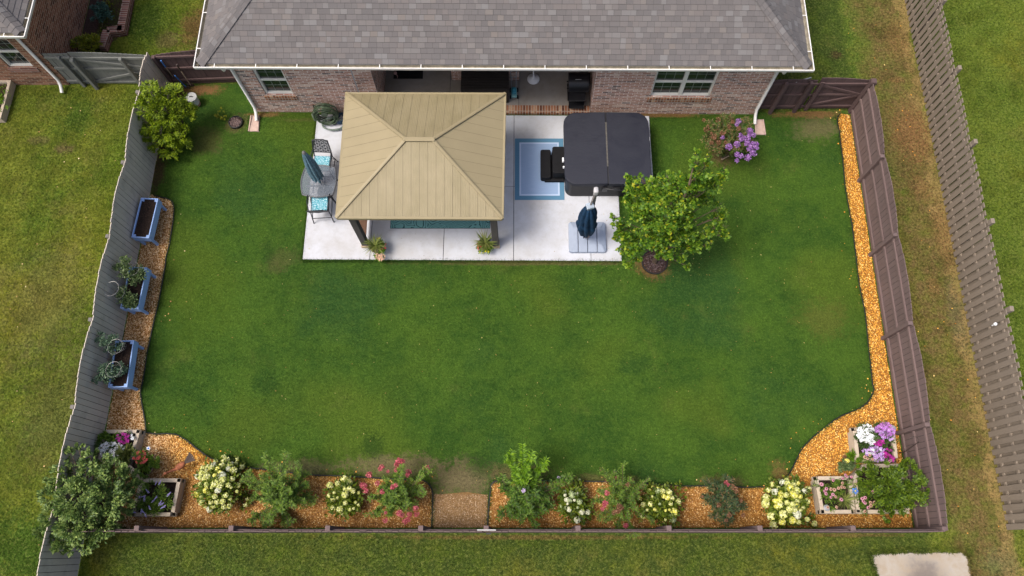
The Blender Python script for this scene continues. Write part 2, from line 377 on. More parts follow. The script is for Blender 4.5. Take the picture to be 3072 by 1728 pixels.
n_ = NT("pebble"); c0_ = n_.ramp(n_.island(), [(0, (.27, .095, .009)), (.3, (.50, .20, .018)), (.6, (.66, .305, .030)), (.85, (.78, .44, .07)), (1, (.86, .66, .27))]); c1_ = n_.ramp(n_.island(), [(0, (.28, .13, .05)), (.4, (.58, .33, .14)), (.8, (.76, .52, .28)), (1, (.85, .70, .48))]); sx_ = n_.node('ShaderNodeSeparateXYZ'); o_ = n_.obj(); n_.link(o_, sx_.inputs[0]); c2_ = n_.ramp(n_.island(), [(0, (.12, .05, .015)), (.4, (.29, .135, .035)), (.8, (.46, .25, .08)), (1, (.70, .50, .25))]); c_ = n_.mix(n_.math('MULTIPLY', n_.rng(sx_.outputs[1], 1.2, 2.4, .85, 0, True), n_.rng(sx_.outputs[0], 4.5, 7.5, 1, .5, True)), c0_, c2_); c_ = n_.mix(n_.rng(sx_.outputs[0], -9.8, -8.6, .85, 0, True), c_, c1_); n_.bump(n_.noise(o_, 80, 2), .3, .01)
M_PEB = n_.done(c_, .55, 0, .4)  # left stones paler tan, lightened to offset fence and planter shade
M_EDGE = mat("black_edging", (.012, .012, .013), .55)
M_BRICK = brickmat("washed_brick", [(0, (.085, .06, .06)), (.2, (.28, .135, .098)), (.5, (.42, .205, .145)), (.78, (.36, .19, .14)), (1, (.58, .42, .34))], (.80, .72, .655), .85)
M_BRICKN = brickmat("red_brick", [(0, (.10, .04, .028)), (.4, (.21, .085, .05)), (.75, (.27, .115, .07)), (1, (.33, .17, .11))], (.42, .33, .24), .12)
M_SOLD = brickmat("soldier_brick", [(0, (.10, .035, .02)), (.4, (.24, .10, .05)), (.75, (.32, .14, .075)), (1, (.45, .30, .19))], (.42, .36, .3), .2, bw=.40, bh=.085, soldier=True)
M_BORD = brickmat("border_brick", [(0, (.09, .04, .035)), (.5, (.19, .085, .07)), (1, (.28, .14, .11))], (.38, .33, .28), .15, bw=.5, bh=.085, soldier=False)
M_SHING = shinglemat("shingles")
M_WHITE = mat("white_paint", (.68, .67, .645), .4, .06, 5)
M_GUTIN = mat("gutter_inside", (.30, .27, .21), .7, .35, 9)
M_FRAME = mat("window_vinyl", (.72, .71, .66), .4, .05); M_MUNT = mat("muntin_grey", (.22, .25, .22), .5, .05)
n_ = NT("window_glass"); n_.done((.012, .02, .02), .06, 0, .8); M_GLASS = n_.m
M_DARK = mat("dark_interior", (.02, .019, .018), .8)
M_SOFFIT = mat("soffit", (.62, .6, .55), .7, .08)
M_GAPSHADE = mat("board_gap_shade", (.035, .03, .028), .95, .3)  # near-black colour painted as the shade between fence boards
M_FGREY = wood("grey_fence_wood", (.54, .475, .405), .12, .4, dirt=.4)
M_FPOST = wood("grey_post_wood", (.17, .155, .14), .2, .3)
M_FBRN = wood("brown_fence_wood", (.145, .104, .099), .16, .4, dirt=.25)
M_FGATE = wood("dark_gate_wood", (.10, .066, .064), .22, .45, dirt=.3)
M_FFAR = wood("taupe_fence_wood", (.215, .178, .142), .13, .35, dirt=.2)
M_GGATE = wood("sage_gate_wood", (.155, .16, .148), .2, .45, dirt=.35)
M_TIMB = wood("pale_timber", (.44, .37, .29), .22, .4, st=(3, 3, 12), dirt=.3)
M_POSTW = wood("gazebo_post_wood", (.095, .085, .08), .25, .2, dirt=.3)
M_CEDAR = wood("cedar_slats", (.25, .14, .09), .2, .4)
M_PTRIM = wood("post_base_wood", (.4, .31, .22), .2, .3)
M_TAN = mat("tan_metal", (.262, .218, .128), .5, .05, 1.3, spec=.35)
M_TAND = mat("tan_seam", (.15, .12, .075), .7)
n_ = NT("spa_cover"); o_ = n_.obj(); a_ = n_.noise(o_, 1.6, 5, .65, .8); d_ = n_.noise(o_, 22, 4, .75); c_ = n_.mix(n_.rng(a_, .35, .7), (.012, .0135, .0235), (.017, .019, .030)); c_ = n_.mix(n_.rng(d_, .56, .75, 0, .4), c_, (.032, .033, .042)); n_.bump(n_.math("ADD", a_, n_.math("MULTIPLY", n_.noise(n_.obj((1, 3, 1)), 3.2, 4, .6, 1.2), .7)), .14, .05); M_SPA = n_.done(c_, n_.rng(a_, .3, .7, .5, .75), 0, .4)
M_SPAD = mat("spa_skirt", (.016, .016, .018), .5, .2, 4)
M_SEAM = mat("worn_seam", (.085, .08, .07), .7, .4, 8)
M_BLK = mat("black_plastic", (.007, .007, .0085), .7, .2, spec=.2)
M_BLKM = mat("black_metal", (.012, .012, .014), .35, .2)
M_STEEL = mat("steel", (.3, .3, .3), .45, .1, metal=.5)
M_NAVY = mat("navy_canvas", (.010, .035, .078), .8, .35, 9, .4, 80, spec=.2)
M_BASE = mat("umbrella_base_plastic", (.27, .315, .40), .45, .08, 3)
M_MAST = mat("mast_grey", (.16, .145, .14), .4, .12)
M_BLUE = wood("blue_paint", (.30, .44, .74), .10, .3, st=(8, 8, 8), dirt=.2, rough=.6)
M_CHAIR = mat("chair_frame", (.022, .024, .03), .4, .2)
M_TEALU = mat("teal_canvas", (.115, .20, .245), .8, .35, 14, .4, 80, spec=.2)
n_ = NT("table_glass"); n_.b.inputs["Alpha"].default_value = .5; n_.done((.17, .195, .23), .15, 0, .6); M_TGL = n_.m
M_RIM = mat("table_rim", (.10, .105, .115), .4)
M_HOSE = mat("green_hose", (.05, .078, .042), .5, .35, 12)
M_HOSEL = mat("worn_hose", (.15, .19, .16), .5, .3, 12)
M_BHOSE = mat("blue_hose", (.018, .05, .10), .45, .3)
M_PAIL = mat("pail_plastic", (.55, .57, .6), .4, .08); M_LID = mat("pail_lid", (.36, .37, .37), .5, .15); M_RUSTP = mat("muddy_plastic", (.3, .19, .13), .8, .2)
M_SPLASH = mat("pink_concrete", (.44, .32, .27), .85, .18, 8, .3, 60)
M_TEALM = mat("teal_toy_plastic", (.06, .31, .40), .4, .1); M_TEALL = mat("mint_toy_plastic", (.25, .5, .5), .4, .08); M_GREYP = mat("grey_plastic", (.28, .29, .31), .5, .1)
M_BRNP = mat("rattan", (.017, .014, .013), .6, .35, 30); M_MAT = mat("doormat_rubber", (.007, .007, .008), .9)
M_WPL = mat("white_plastic", (.74, .75, .77), .35, .05); M_PINK = mat("pink_plastic", (.55, .33, .29), .6)
M_TERRA = mat("glazed_pot", (.16, .12, .085), .6, .3); M_RUST = mat("rusty_metal", (.25, .085, .04), .85, .5, 14, .5, 60)
M_BARK = wood("bark", (.14, .10, .07), .35, 0, st=(20, 20, 5)); M_STEM = mat("green_stem", (.06, .09, .03), .7); M_WOODP = wood("pale_stake", (.42, .31, .21), .2, .2)
M_BLUEP = mat("blue_grip", (.035, .14, .42), .4); M_POLE = mat("wooden_handle", (.36, .29, .22), .6)
M_WIRE = mat("galvanised_wire", (.34, .33, .32), .4, .1, metal=.5); M_DWIRE = mat("dark_wire", (.05, .035, .03), .6)
G = lambda *c: [(i/(len(c)-1), x) for i, x in enumerate(c)]
M_L_MAPLE = leafmat("maple_leaf", [(0, (.03, .085, .008)), (.35, (.08, .18, .012)), (.7, (.15, .27, .018)), (.93, (.26, .38, .03)), (1, (.48, .46, .02))], .35)
M_L_ARB = leafmat("arborvitae_leaf", G((.07, .13, .006), (.19, .28, .010), (.34, .43, .018)), .25)
M_L_SHRUB = leafmat("grey_green_leaf", G((.045, .09, .022), (.12, .195, .042), (.27, .35, .09)), .25)
M_L_CRAPE = leafmat("crape_leaf", G((.04, .095, .009), (.105, .195, .016), (.19, .28, .03)), .3)
M_L_CRAPEY = leafmat("bright_crape_leaf", G((.05, .12, .006), (.12, .25, .008), (.24, .40, .014)), .35)
M_L_FRESH = leafmat("fresh_crape_leaf", G((.028, .078, .010), (.08, .165, .014), (.15, .24, .024)), .35)
M_L_BRONZE = leafmat("bronze_leaf", [(0, (.014, .036, .014)), (.55, (.04, .08, .02)), (.85, (.085, .10, .026)), (1, (.20, .11, .045))], .2)
M_L_SEED = leafmat("seedy_leaf", [(0, (.035, .075, .012)), (.55, (.08, .13, .018)), (.78, (.15, .12, .04)), (1, (.30, .17, .085))], .2)
M_L_HYD = leafmat("hydrangea_leaf", G((.04, .075, .008), (.10, .15, .010), (.17, .22, .014)), .3)
M_L_TOM = leafmat("tomato_leaf", G((.05, .085, .03), (.10, .16, .05), (.19, .25, .1)), .3)
M_L_TOMB = leafmat("blue_tomato_leaf", G((.05, .095, .06), (.10, .17, .10), (.2, .28, .17)), .3)
M_L_GARD = leafmat("holly_leaf", G((.03, .065, .006), (.08, .14, .010), (.16, .24, .014)), .25)
M_L_PLAIN = leafmat("bedding_leaf", G((.02, .05, .012), (.06, .11, .022), (.11, .17, .04)), .25)
M_L_GOLD = leafmat("golden_leaf", G((.08, .12, .008), (.19, .22, .012), (.35, .34, .02)), .3)
M_L_BLUE = leafmat("blue_green_leaf", G((.02, .06, .05), (.04, .10, .075), (.08, .16, .12)), .2)
M_L_SPIKE = leafmat("spike_leaf", G((.07, .10, .02), (.15, .19, .04), (.28, .3, .09)), .25)
def petalmat(name, *c): return leafmat(name, G(*c), .3, .6)
M_F_HYD = petalmat("hydrangea_cream", (.52, .55, .13), (.78, .80, .28), (.90, .90, .56)); M_F_HYDW = petalmat("hydrangea_white", (.66, .68, .45), (.86, .87, .68), (.94, .94, .86)); M_F_HYDY = petalmat("hydrangea_yellow", (.62, .60, .07), (.82, .80, .16), (.92, .90, .45)); M_F_HYDG = petalmat("hydrangea_green", (.30, .38, .16), (.45, .54, .28), (.62, .68, .42))
M_F_PINK = petalmat("crape_pink", (.40, .06, .09), (.62, .12, .17), (.72, .26, .28)); M_F_PURP = petalmat("crape_purple", (.22, .07, .30), (.42, .2, .55), (.62, .42, .72)); M_F_LAV = petalmat("crape_lavender", (.5, .38, .6), (.7, .58, .78), (.8, .72, .85)); M_F_SEED = petalmat("seed_heads", (.16, .08, .035), (.28, .13, .07), (.36, .2, .12))
M_F_WHITE = petalmat("vinca_white", (.8, .82, .86), (.9, .92, .95), (.93, .94, .96)); M_F_VIO = petalmat("vinca_violet", (.34, .06, .46), (.50, .17, .62), (.72, .45, .8)); M_F_MAG = petalmat("vinca_magenta", (.28, .01, .19), (.45, .02, .3), (.58, .06, .42)); M_F_LILAC = petalmat("vinca_lilac", (.40, .13, .62), (.56, .30, .74), (.8, .7, .87))
M_F_CONE = petalmat("coneflower_pink", (.5, .17, .3), (.62, .27, .4), (.66, .38, .42)); M_F_CONEP = petalmat("coneflower_faded", (.42, .24, .16), (.55, .33, .25), (.6, .42, .3)); M_CONE = mat("flower_cone", (.14, .05, .02), .8)
M_F_RED = petalmat("red_petal", (.45, .03, .03), (.58, .07, .07), (.62, .2, .15)); M_F_PEACH = petalmat("peach_petal", (.55, .28, .14), (.68, .42, .28), (.75, .55, .42)); M_F_YEL = petalmat("yellow_petal", (.6, .5, .01), (.75, .66, .02), (.8, .74, .1)); M_F_BUD = petalmat("buddleia_purple", (.32, .26, .58), (.5, .45, .78), (.66, .62, .85))
M_BLUEF = mat("blue_enamel", (.10, .22, .62), .35, .15)

# ------------------------------------------------------------------ ground, beds, paving
def sheet(name, pts, z, m, kind='structure'):
    b = MB(); n = len(pts)
    if sum(pts[i][0]*pts[(i+1) % n][1]-pts[(i+1) % n][0]*pts[i][1] for i in range(n)) < 0: pts = pts[::-1]
    b.add([(x, y, z) for x, y in pts], [tuple(range(n))])
    return tag(b.build(name, m), kind=kind)
sheet("ground", [(-160, -120), (160, -120), (160, 200), (-160, 200)], -.004, M_OUT)
YARD = [(-11.03, .36), (10.02, .36), (10.15, 12.66), (7.2, 12.6), (-8.1, 12.6), (-8.1, 13.62), (-10.9, 13.62)]
sheet("lawn", YARD, 0, M_LAWN)
edgeL = [P2(*p) for p in [(465, 588), (500, 596), (517, 604), (523, 622), (521, 660), (515, 700), (509, 735), (499, 770), (497, 799), (486, 860), (475, 914), (465, 955), (457, 993), (449, 1028), (441, 1065), (436, 1105), (429, 1148), (422, 1176), (425, 1204), (431, 1231), (436, 1260), (438, 1283), (440, 1298), (470, 1303), (500, 1301), (529, 1303), (564, 1323), (593, 1347), (620, 1367), (648, 1381), (676, 1389), (715, 1397), (755, 1404), (850, 1416), (946, 1426), (985, 1427), (1024, 1428), (1096, 1432), (1190, 1438), (1270, 1441), (1284, 1450), (1295, 1466), (1299, 1482), (1297, 1530), (1295, 1583)]]
edgeR = [P2(*p) for p in [(1463, 1583), (1465, 1540), (1469, 1490), (1473, 1456), (1480, 1447), (1490, 1443), (1600, 1442), (1700, 1443), (1819, 1445), (1958, 1452), (2048, 1458), (2108, 1458), (2180, 1461), (2247, 1462), (2300, 1460), (2326, 1456), (2345, 1448), (2360, 1434), (2368, 1420), (2378, 1402), (2388, 1380), (2398, 1359), (2412, 1338), (2430, 1319), (2450, 1301), (2473, 1283), (2498, 1263), (2525, 1247), (2555, 1235), (2581, 1224), (2600, 1209), (2612, 1192), (2619, 1178), (2621, 1166), (2616, 1152), (2611, 1100), (2604, 1033), (2599, 980), (2593, 934), (2577, 854), (2571, 800), (2565, 755), (2555, 675), (2545, 620), (2535, 564), (2527, 477), (2521, 430), (2518, 397), (2512, 370), (2512, 352), (2520, 342)]]
FLx = lambda y: -10.87-.011*(13.5-y)
bedL = edgeL+[(edgeL[-1][0], .46), (FLx(.4)+.03, .46), (FLx(10)+.03, P2(465, 588)[1]+.05)]
bedR = edgeR+[(10.1, 12.5), (9.98, .46), (edgeR[0][0], .46)]
pathP = [(edgeL[-1][0], .46), edgeL[-3], P2(1330, 1482), P2(1400, 1476), P2(1463, 1485), edgeR[1], (edgeR[0][0], .46)]
sheet("gravel_bed", bedL, .006, M_GRAVB); sheet("gravel_bed", bedR, .007, M_GRAVB); sheet("gravel_path", pathP, .005, M_PATH)
def pebbles(poly, n, s0, s1, z):
    xs = [p[0] for p in poly]; ys = [p[1] for p in poly]
    q = rng.uniform((min(xs), min(ys)), (max(xs), max(ys)), (n, 2)); q = q[in_poly(q, poly)]
    t = np.array([(1, 0, 0), (.3, .8, 0), (-.6, .62, .05), (-1, -.1, 0), (-.4, -.8, 0), (.6, -.62, .05), (.15, .1, .72), (-.35, -.15, .62)])
    f = np.array([(0, 1, 6), (1, 2, 6), (2, 7, 6), (2, 3, 7), (3, 4, 7), (4, 6, 7), (4, 5, 6), (5, 0, 6)])
    N = len(q); ax = rdir(N); ax[:, 2] *= .35; nr = np.tile((0, 0, 1.0), (N, 1))+rdir(N)*.35
    s = rng.uniform(s0, s1, (N, 1))*np.array([[1, .8, .7]])*rng.uniform(.75, 1.2, (N, 3))
    pos = np.column_stack((q, np.full(N, z)+rng.uniform(-.004, .01, N)))
    return instances(t, f, pos, ax, nr, s)
for poly, n in ((bedL, 150000), (bedR, 190000)):
    V, F = pebbles(poly, n, .012, .024, .010); tag(fast("gravel", V, F, M_PEB), kind='stuff')
V, F = pebbles([P2(1299, 1482), P2(1463, 1485), (edgeR[0][0], .46), (edgeL[-1][0], .46)], 5000, .008, .017, .006); n_ = NT("pea_pebble"); M_PEA = n_.done(n_.ramp(n_.island(), [(0, (.12, .065, .025)), (.5, (.27, .155, .065)), (.85, (.38, .25, .13)), (1, (.5, .4, .28))]), .6, 0, .3)
tag(fast("pea_gravel", V, F, M_PEA), kind='stuff')
# stones kicked out on to the lawn and dry leaves blown about
q = np.concatenate([np.array(e)[rng.integers(0, len(e), 130)]+rng.normal(0, .2, (130, 2)) for e in (edgeL, edgeR)]); q = q[(q[:, 1] > .5) & (np.abs(q[:, 0]) < 9.9)]
q = np.concatenate((q, rng.uniform((-15, 0), (-11.2, 13), (60, 2)), rng.uniform((10.4, 0), (12.3, 16), (60, 2)))); N = len(q); ax = rdir(N); ax[:, 2] *= .3
V, F = instances(np.array([(1, 0, 0), (.3, .8, 0), (-.6, .62, 0), (-1, -.1, 0), (-.4, -.8, 0), (.6, -.62, 0), (0, 0, .7)]), np.array([(0, 1, 6), (1, 2, 6), (2, 3, 6), (3, 4, 6), (4, 5, 6), (5, 0, 6)]), np.column_stack((q, np.full(N, .012))), ax, np.tile((0, 0, 1.), (N, 1))+rdir(N)*.3, rng.uniform(.010, .026, N)); tag(fast("stray_gravel", V, F, M_PEB), kind='stuff')
q = rng.uniform((-10.5, 1), (9.8, 12), (420, 2)); q = np.concatenate((q, rng.normal((4.3, 8.2), (1.6, 1.3), (160, 2)))); N = len(q); ax = rdir(N); ax[:, 2] *= .3; n_ = NT("dry_leaf"); M_DRY = n_.done(n_.ramp(n_.island(), [(0, (.16, .09, .03)), (.5, (.28, .2, .06)), (1, (.4, .36, .14))]), .8, 0, .1)
V, F = instances(*T_RH, np.column_stack((q, np.full(N, .058))), ax, np.tile((0, 0, 1.), (N, 1))+rdir(N)*.5, rng.uniform(.02, .05, N)); tag(fast("fallen_leaves", V, F, M_DRY), kind='stuff')
for e, l in ((edgeL, "black plastic edging between lawn and the gravel bed along the grey fence"), (edgeR, "black plastic edging between lawn and the gravel bed along the brown fence")):
    b = MB(); b.tube([(x, y, .022+.012*math.sin(i*1.7)) for i, (x, y) in enumerate(e)], .018, 6)
    tag(b.build("garden_edging", M_EDGE, smooth=50), l, "edging", "bed edgings")
# patio slabs
PZ = .05
pl = P2(907, 778, PZ); pr = P2(1866, 783, PZ); ptl = P2(961, 325, PZ)
yf = (pl[1]+pr[1])/2; xb = [pl[0], P2(1110, 779)[0], P2(1330, 780)[0], P2(1541, 780)[0], P2(1773, 780)[0], pr[0]]
ym = P2(1520, 560)[1]; b = MB(); g = .007; SK = lambda x: -.0056*(x+1.7)
def slab(x0, x1, y0, y1, m=0):
    b.prism([(x0+g, y0+SK(x0)+g), (x1-g, y0+SK(x1)+g), (x1-g, y1+SK(x1)-g), (x0+g, y1+SK(x0)-g)], -.05, PZ, m)
for i in range(5):
    slab(xb[i], xb[i+1], yf, ym)
    slab(xb[i], xb[i+1] if i < 4 else 3.95, ym, 12.48)
b.prism([(pl[0]+.03, yf+.05), (pr[0]-.03, yf+.03), (pr[0]-.03, 12.4), (pl[0]+.03, 12.4)], -.05, PZ-.02, 1)
tag(b.build("patio", [M_CONC, M_DARK], bevel=.006, seg=1), kind='structure')
PATIO = [(pl[0], yf), (pr[0], yf-.03), (pr[0], ym), (3.95, ym), (3.95, 12.5), (pl[0], 12.55)]
pad = [P2(2606, 1657), P2(2730, 1652), P2(2860, 1650), P2(2890, 1652), P2(2905, 1668), P2(2912, 1690), P2(2925, 1760), P2(2640, 1770), P2(2622, 1700)]
n_ = NT("stained_pad_concrete"); o_ = n_.obj(); a_ = n_.noise(o_, 3, 5, .7); f_ = n_.noise(o_, 60, 3, .7)
sb = n_.node("ShaderNodeVectorMath", operation='DISTANCE'); n_.link(o_, sb.inputs[0]); sb.inputs[1].default_value = (*P2(2775, 1742), 0)
q_ = n_.math('ADD', sb.outputs["Value"], n_.math('MULTIPLY', n_.math('SUBTRACT', a_, .5), 1.1))
c_ = n_.mix(n_.rng(a_, .35, .65), (.37, .34, .30), (.32, .265, .20)); c_ = n_.mix(n_.rng(q_, .15, .75, .85, 0, True), c_, (.13, .11, .10)); c_ = n_.mix(n_.rng(f_, .35, .7, 0, .25), c_, (.3, .25, .2)); n_.bump(f_, .3, .004)
pad = [(a[0]+(b_[0]-a[0])*k/8+random.uniform(-.025, .025), a[1]+(b_[1]-a[1])*k/8+random.uniform(-.03, .03)) for a, b_ in zip(pad, pad[1:]+pad[:1]) for k in range(8)]
sheet("concrete_pad", pad, .003, n_.done(c_, .9, 0, .2))

# grass blades
T_BL = (np.array([(0, -.5, 0), (0, .5, 0), (1, 0, .0)]), np.array([(0, 1, 2)]))
def blades(name, region, n, m, ln, wd, avoid=(), clump=0, lean=(.25, 1.1)):
    q = rng.uniform(region[0], region[1], (n, 2))
    if clump:
        c = rng.uniform(region[0], region[1], (clump, 2)); k = rng.integers(0, clump, n//2); q[:n//2] = c[k]+rng.normal(0, .13, (n//2, 2))
        q = q[(q[:, 0] > region[0][0]) & (q[:, 0] < region[1][0]) & (q[:, 1] > region[0][1]) & (q[:, 1] < region[1][1])]
    for a in avoid:
        q = q[~in_poly(q, a)]
    N = len(q); az = rng.uniform(0, 2*math.pi, N); up = rng.uniform(*lean, N)
    ax = np.column_stack((np.cos(az), np.sin(az), up)); nr = np.column_stack((-np.cos(az)*up, -np.sin(az)*up, np.ones(N)))+rdir(N)*.3
    l = rng.uniform(ln*.6, ln*1.3, N); s = np.column_stack((l, np.full(N, wd)*rng.uniform(.7, 1.3, N), l))
    V, F = instances(*T_BL, np.column_stack((q, np.zeros(N))), ax, nr, s)
    return tag(fast(name, V, F, m), kind='stuff')
def disc(px, py, r, h=0, n=20):
    c = P(px, py, h); return [(c.x+r*math.cos(2*math.pi*i/n), c.y+r*math.sin(2*math.pi*i/n)) for i in range(n)]
NOG = [bedL, bedR, pathP, PATIO, [(-8.15, 12.6), (7.3, 12.5), (7.3, 14), (-8.15, 14)], disc(1963, 787, .42), disc(709, 371, .22), [P2(2255, 355), P2(2300, 355), P2(2290, 408), P2(2262, 408)], [P2(750, 345), P2(780, 345), P2(780, 398), P2(750, 398)]]
blades("grass", ((-10.95, .45), (10.05, 12.6)), 330000, M_LAWN, .040, .014, NOG)
blades("grass", ((-19, -2.4), (-11.05, 13.5)), 150000, M_OUT, .08, .020, [[P2(-200, 240), P2(36, 250), P2(30, 360), P2(-200, 380)]], 1400, (.1, .8))
blades("grass", ((10.3, -2.6), (17.6, 17.2)), 150000, M_OUT, .055, .016, [pad], 500)
blades("grass", ((-11.0, -2.6), (10.3, .27)), 75000, M_OUT, .05, .015, [pad])
blades("grass", ((-13.5, 13.9), (-8.3, 17.2)), 35000, M_OUT, .06, .013, [], 200)
blades("grass", ((7.5, 13.0), (10.3, 17.2)), 22000, M_OUT, .038, .011)

def edge_blades(pts, n, ln, wd, m, spread=.018):
    pts = np.array(pts); sg = np.linalg.norm(np.diff(pts, axis=0), axis=1); k = rng.choice(len(sg), n, p=sg/sg.sum()); q = pts[k]+(pts[k+1]-pts[k])*rng.random((n, 1))+rng.normal(0, spread, (n, 2))
    az = rng.uniform(0, 2*math.pi, n); up = rng.uniform(.3, 1.6, n); ax = np.column_stack((np.cos(az), np.sin(az), up)); nr = np.column_stack((-np.cos(az)*up, -np.sin(az)*up, np.ones(n))); l = rng.uniform(ln*.5, ln*1.4, n)
    V, F = instances(*T_BL, np.column_stack((q, np.full(n, .005))), ax, nr, np.column_stack((l, np.full(n, wd), l))); return tag(fast("grass", V, F, m), kind='stuff')
edge_blades([(pl[0]-.012, 12.5), (pl[0]-.012, yf-.012), (pr[0]+.012, yf-.03), (pr[0]+.012, ym)], 9000, .085, .012, M_LAWN)
edge_blades([(x, y) for x, y in edgeL], 7000, .06, .011, M_LAWN, .03); edge_blades([(x, y) for x, y in edgeR], 9000, .06, .011, M_LAWN, .03)
edge_blades(pad+pad[:1], 6000, .075, .014, M_OUT, .03)

# ------------------------------------------------------------------ the house
HR = -.0058
house = thing("brick_house", "brick house with a grey shingle hip roof, white gutters and a recessed porch", "house", (0, 12.575, 0), HR)
L = lambda b_, name, m, **k: b_.build(name, m, house, local=True, **k)   # local: y=0 is the garden wall, +y into the house
XL, XR, OPL, OPR, WH, DEP = -8.11, 7.24, -4.19, 2.14, 2.78, 12.0
WIN = [(-7.51, -6.67, .9, 2.25), (3.83, 5.60, .9, 2.25)]
b = MB(); T = .2
def wallx(x0, x1, holes=()):
    xs = x0
    for (a0, a1, z0, z1) in holes:
        b.bx(xs, a0, 0, T, -.05, WH); b.bx(a0, a1, 0, T, -.05, z0); b.bx(a0, a1, 0, T, z1, WH); xs = a1
    b.bx(xs, x1, 0, T, -.05, WH)
wallx(XL, OPL, WIN[:1]); wallx(OPR, XR, WIN[1:])
b.bx(XL, XL+T, T, DEP, -.05, WH); b.bx(XR-T, XR, T, DEP, -.05, WH); b.bx(XL, XR, DEP, DEP+T, -.05, WH)
b.bx(OPL-T, OPL, T, 3.4, .0, WH); b.bx(OPR, OPR+T, T, 3.4, .0, WH); b.bx(OPL, OPR, 3.4, 3.6, 0, WH)
L(b, "wall", M_BRICK)
for x0, x1 in ((-2.11, -1.80), (-.34, -.03)):
    b = MB(); b.bx(x0, x1, 1.1, 3.39, .1, WH-.02); L(b, "brick_pier", M_BRICK)
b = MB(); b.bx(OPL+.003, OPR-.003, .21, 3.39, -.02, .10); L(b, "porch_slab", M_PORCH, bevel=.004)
for x in (-2.17, -.045): b = MB(); b.bx(x, x+.012, .22, 3.38, .0995, .1015); L(b, "control_joint", M_DARK)
b = MB(); b.bx(OPL+.003, OPR-.003, -.06, .205, -.02, .115); L(b, "brick_step", M_SOLD, bevel=.005)
b = MB(); b.bx(XL-.42, XR+.42, -.42, DEP+.5, WH+.002, WH+.04); L(b, "soffit", M_SOFFIT)
b = MB(); b.bx(OPL-.1, OPR+.1, .02, .3, WH-.32, WH); L(b, "porch_beam", M_WHITE)
# roof: hip, 8/12, courses laid as real steps
EX, EY, EZ, PIT = .50, .40, 2.98, .66
rx0, rx1, ry0, ry1 = XL-EX, XR+EX, -EY, DEP+EY
half = (ry1-ry0)/2; hgt = half*PIT; rise = math.hypot(1, PIT)
b = MB()
def roof_face(p0, u, v, length, run):
    """courses up one plane: p0 eave corner, u along the eave, v uphill (plan), hips at both ends (plan 45 degrees)"""
    nC = int(run*rise/.14)
    for k in range(nC+1):
        s0 = k*.14/rise; s1 = min(run, (k+1)*.14/rise+.01)
        if s0 >= run: break
        q = []
        for (a, s_, dz) in ((s0, s0, .014), (length-s0, s0, .014), (max(length-s1, length/2), s1, .0), (min(s1, length/2), s1, .0)):
            q.append((p0[0]+u[0]*a+v[0]*s_, p0[1]+u[1]*a+v[1]*s_, EZ+s_*PIT+dz))
        lo0 = (q[0][0], q[0][1], q[0][2]-.016); lo1 = (q[1][0], q[1][1], q[1][2]-.016)
        uvs = [(s0, s0*rise+.0005), (length-s0, s0*rise+.0005), (length-s1, s0*rise+.1395), (s1, s0*rise+.1395)]
        b.add(q+[lo0, lo1], [(0, 1, 2, 3), (4, 5, 1, 0)], 0, [uvs, [(0, 0.001), (1, .001), (1, .002), (0, .002)]])
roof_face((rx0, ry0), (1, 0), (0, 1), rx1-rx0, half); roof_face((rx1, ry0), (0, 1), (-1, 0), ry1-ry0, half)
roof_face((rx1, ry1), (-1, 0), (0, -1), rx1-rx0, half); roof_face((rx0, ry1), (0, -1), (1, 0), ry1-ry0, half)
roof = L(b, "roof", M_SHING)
def hip(p, q, w_=.17):
    p = Vector(p); q = Vector(q); n = int((q-p).length/.16); d = (q-p)/n; s = d.cross(Vector((0, 0, 1))).normalized()*w_
    for i in range(n):
        a = p+d*i+Vector((0, 0, .05)); e = p+d*(i+1.25)+Vector((0, 0, .035))
        dz = Vector((0, 0, -w_*PIT*.68)); o = i*.26
        uv1 = [(o, i*.14+.01), (o+.2, i*.14+.01), (o+.2, i*.14+.13), (o, i*.14+.13)]
        b.add([a-s+dz, a, e, e-s+dz, a+s+dz, e+s+dz, a-s+dz-Vector((0, 0, .02)), a-Vector((0, 0, .02)), a+s+dz-Vector((0, 0, .02))], [(0, 1, 2, 3), (1, 4, 5, 2), (6, 7, 1, 0), (7, 8, 4, 1)], 0, [uv1, uv1, uv1, uv1])
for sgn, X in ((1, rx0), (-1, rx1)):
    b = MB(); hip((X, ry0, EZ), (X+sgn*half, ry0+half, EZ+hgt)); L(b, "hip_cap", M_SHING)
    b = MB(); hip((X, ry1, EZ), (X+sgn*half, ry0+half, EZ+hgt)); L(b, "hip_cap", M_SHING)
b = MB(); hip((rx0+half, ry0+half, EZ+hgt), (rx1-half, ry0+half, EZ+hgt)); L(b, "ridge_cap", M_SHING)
def gutter(b, p, q, out, w_=.115):
    """open trough between p and q (top of the roof edge side), out = outward direction in plan"""
    o = Vector(out); p = Vector(p); q = Vector(q); up = Vector((0, 0, 1))
    def strip(prof, mi):
        vs = [p+o*a+up*z for a, z in prof]+[q+o*a+up*z for a, z in prof]; n = len(prof)
        b.add(vs, [(i, i+1, n+i+1, n+i) for i in range(n-1)], mi)
    strip([(0, -.02), (0, -.10), (w_-.03, -.10), (w_-.012, -.02)], 1)
    strip([(w_-.012, -.02), (w_-.012, .0), (w_+.012, .0), (w_+.014, -.025), (w_-.006, -.105), (-.01, -.105)], 0)
    n = max(2, int((q-p).length/1.1))
    for i in range(n):
        c = p+(q-p)*((i+.5)/n)-up*.004
        b.bar(c+o*-.01, c+o*(w_), .022, .012)
b = MB(); z = EZ+.005
gutter(b, (rx0-.115, ry0, z), (rx1+.115, ry0, z), (0, -1, 0)); gutter(b, (rx0, ry0-.105, z-.002), (rx0, ry1, z-.002), (-1, 0, 0)); gutter(b, (rx1, ry0-.105, z-.002), (rx1, ry1, z-.002), (1, 0, 0))
L(b, "gutter", [M_WHITE, M_GUTIN])
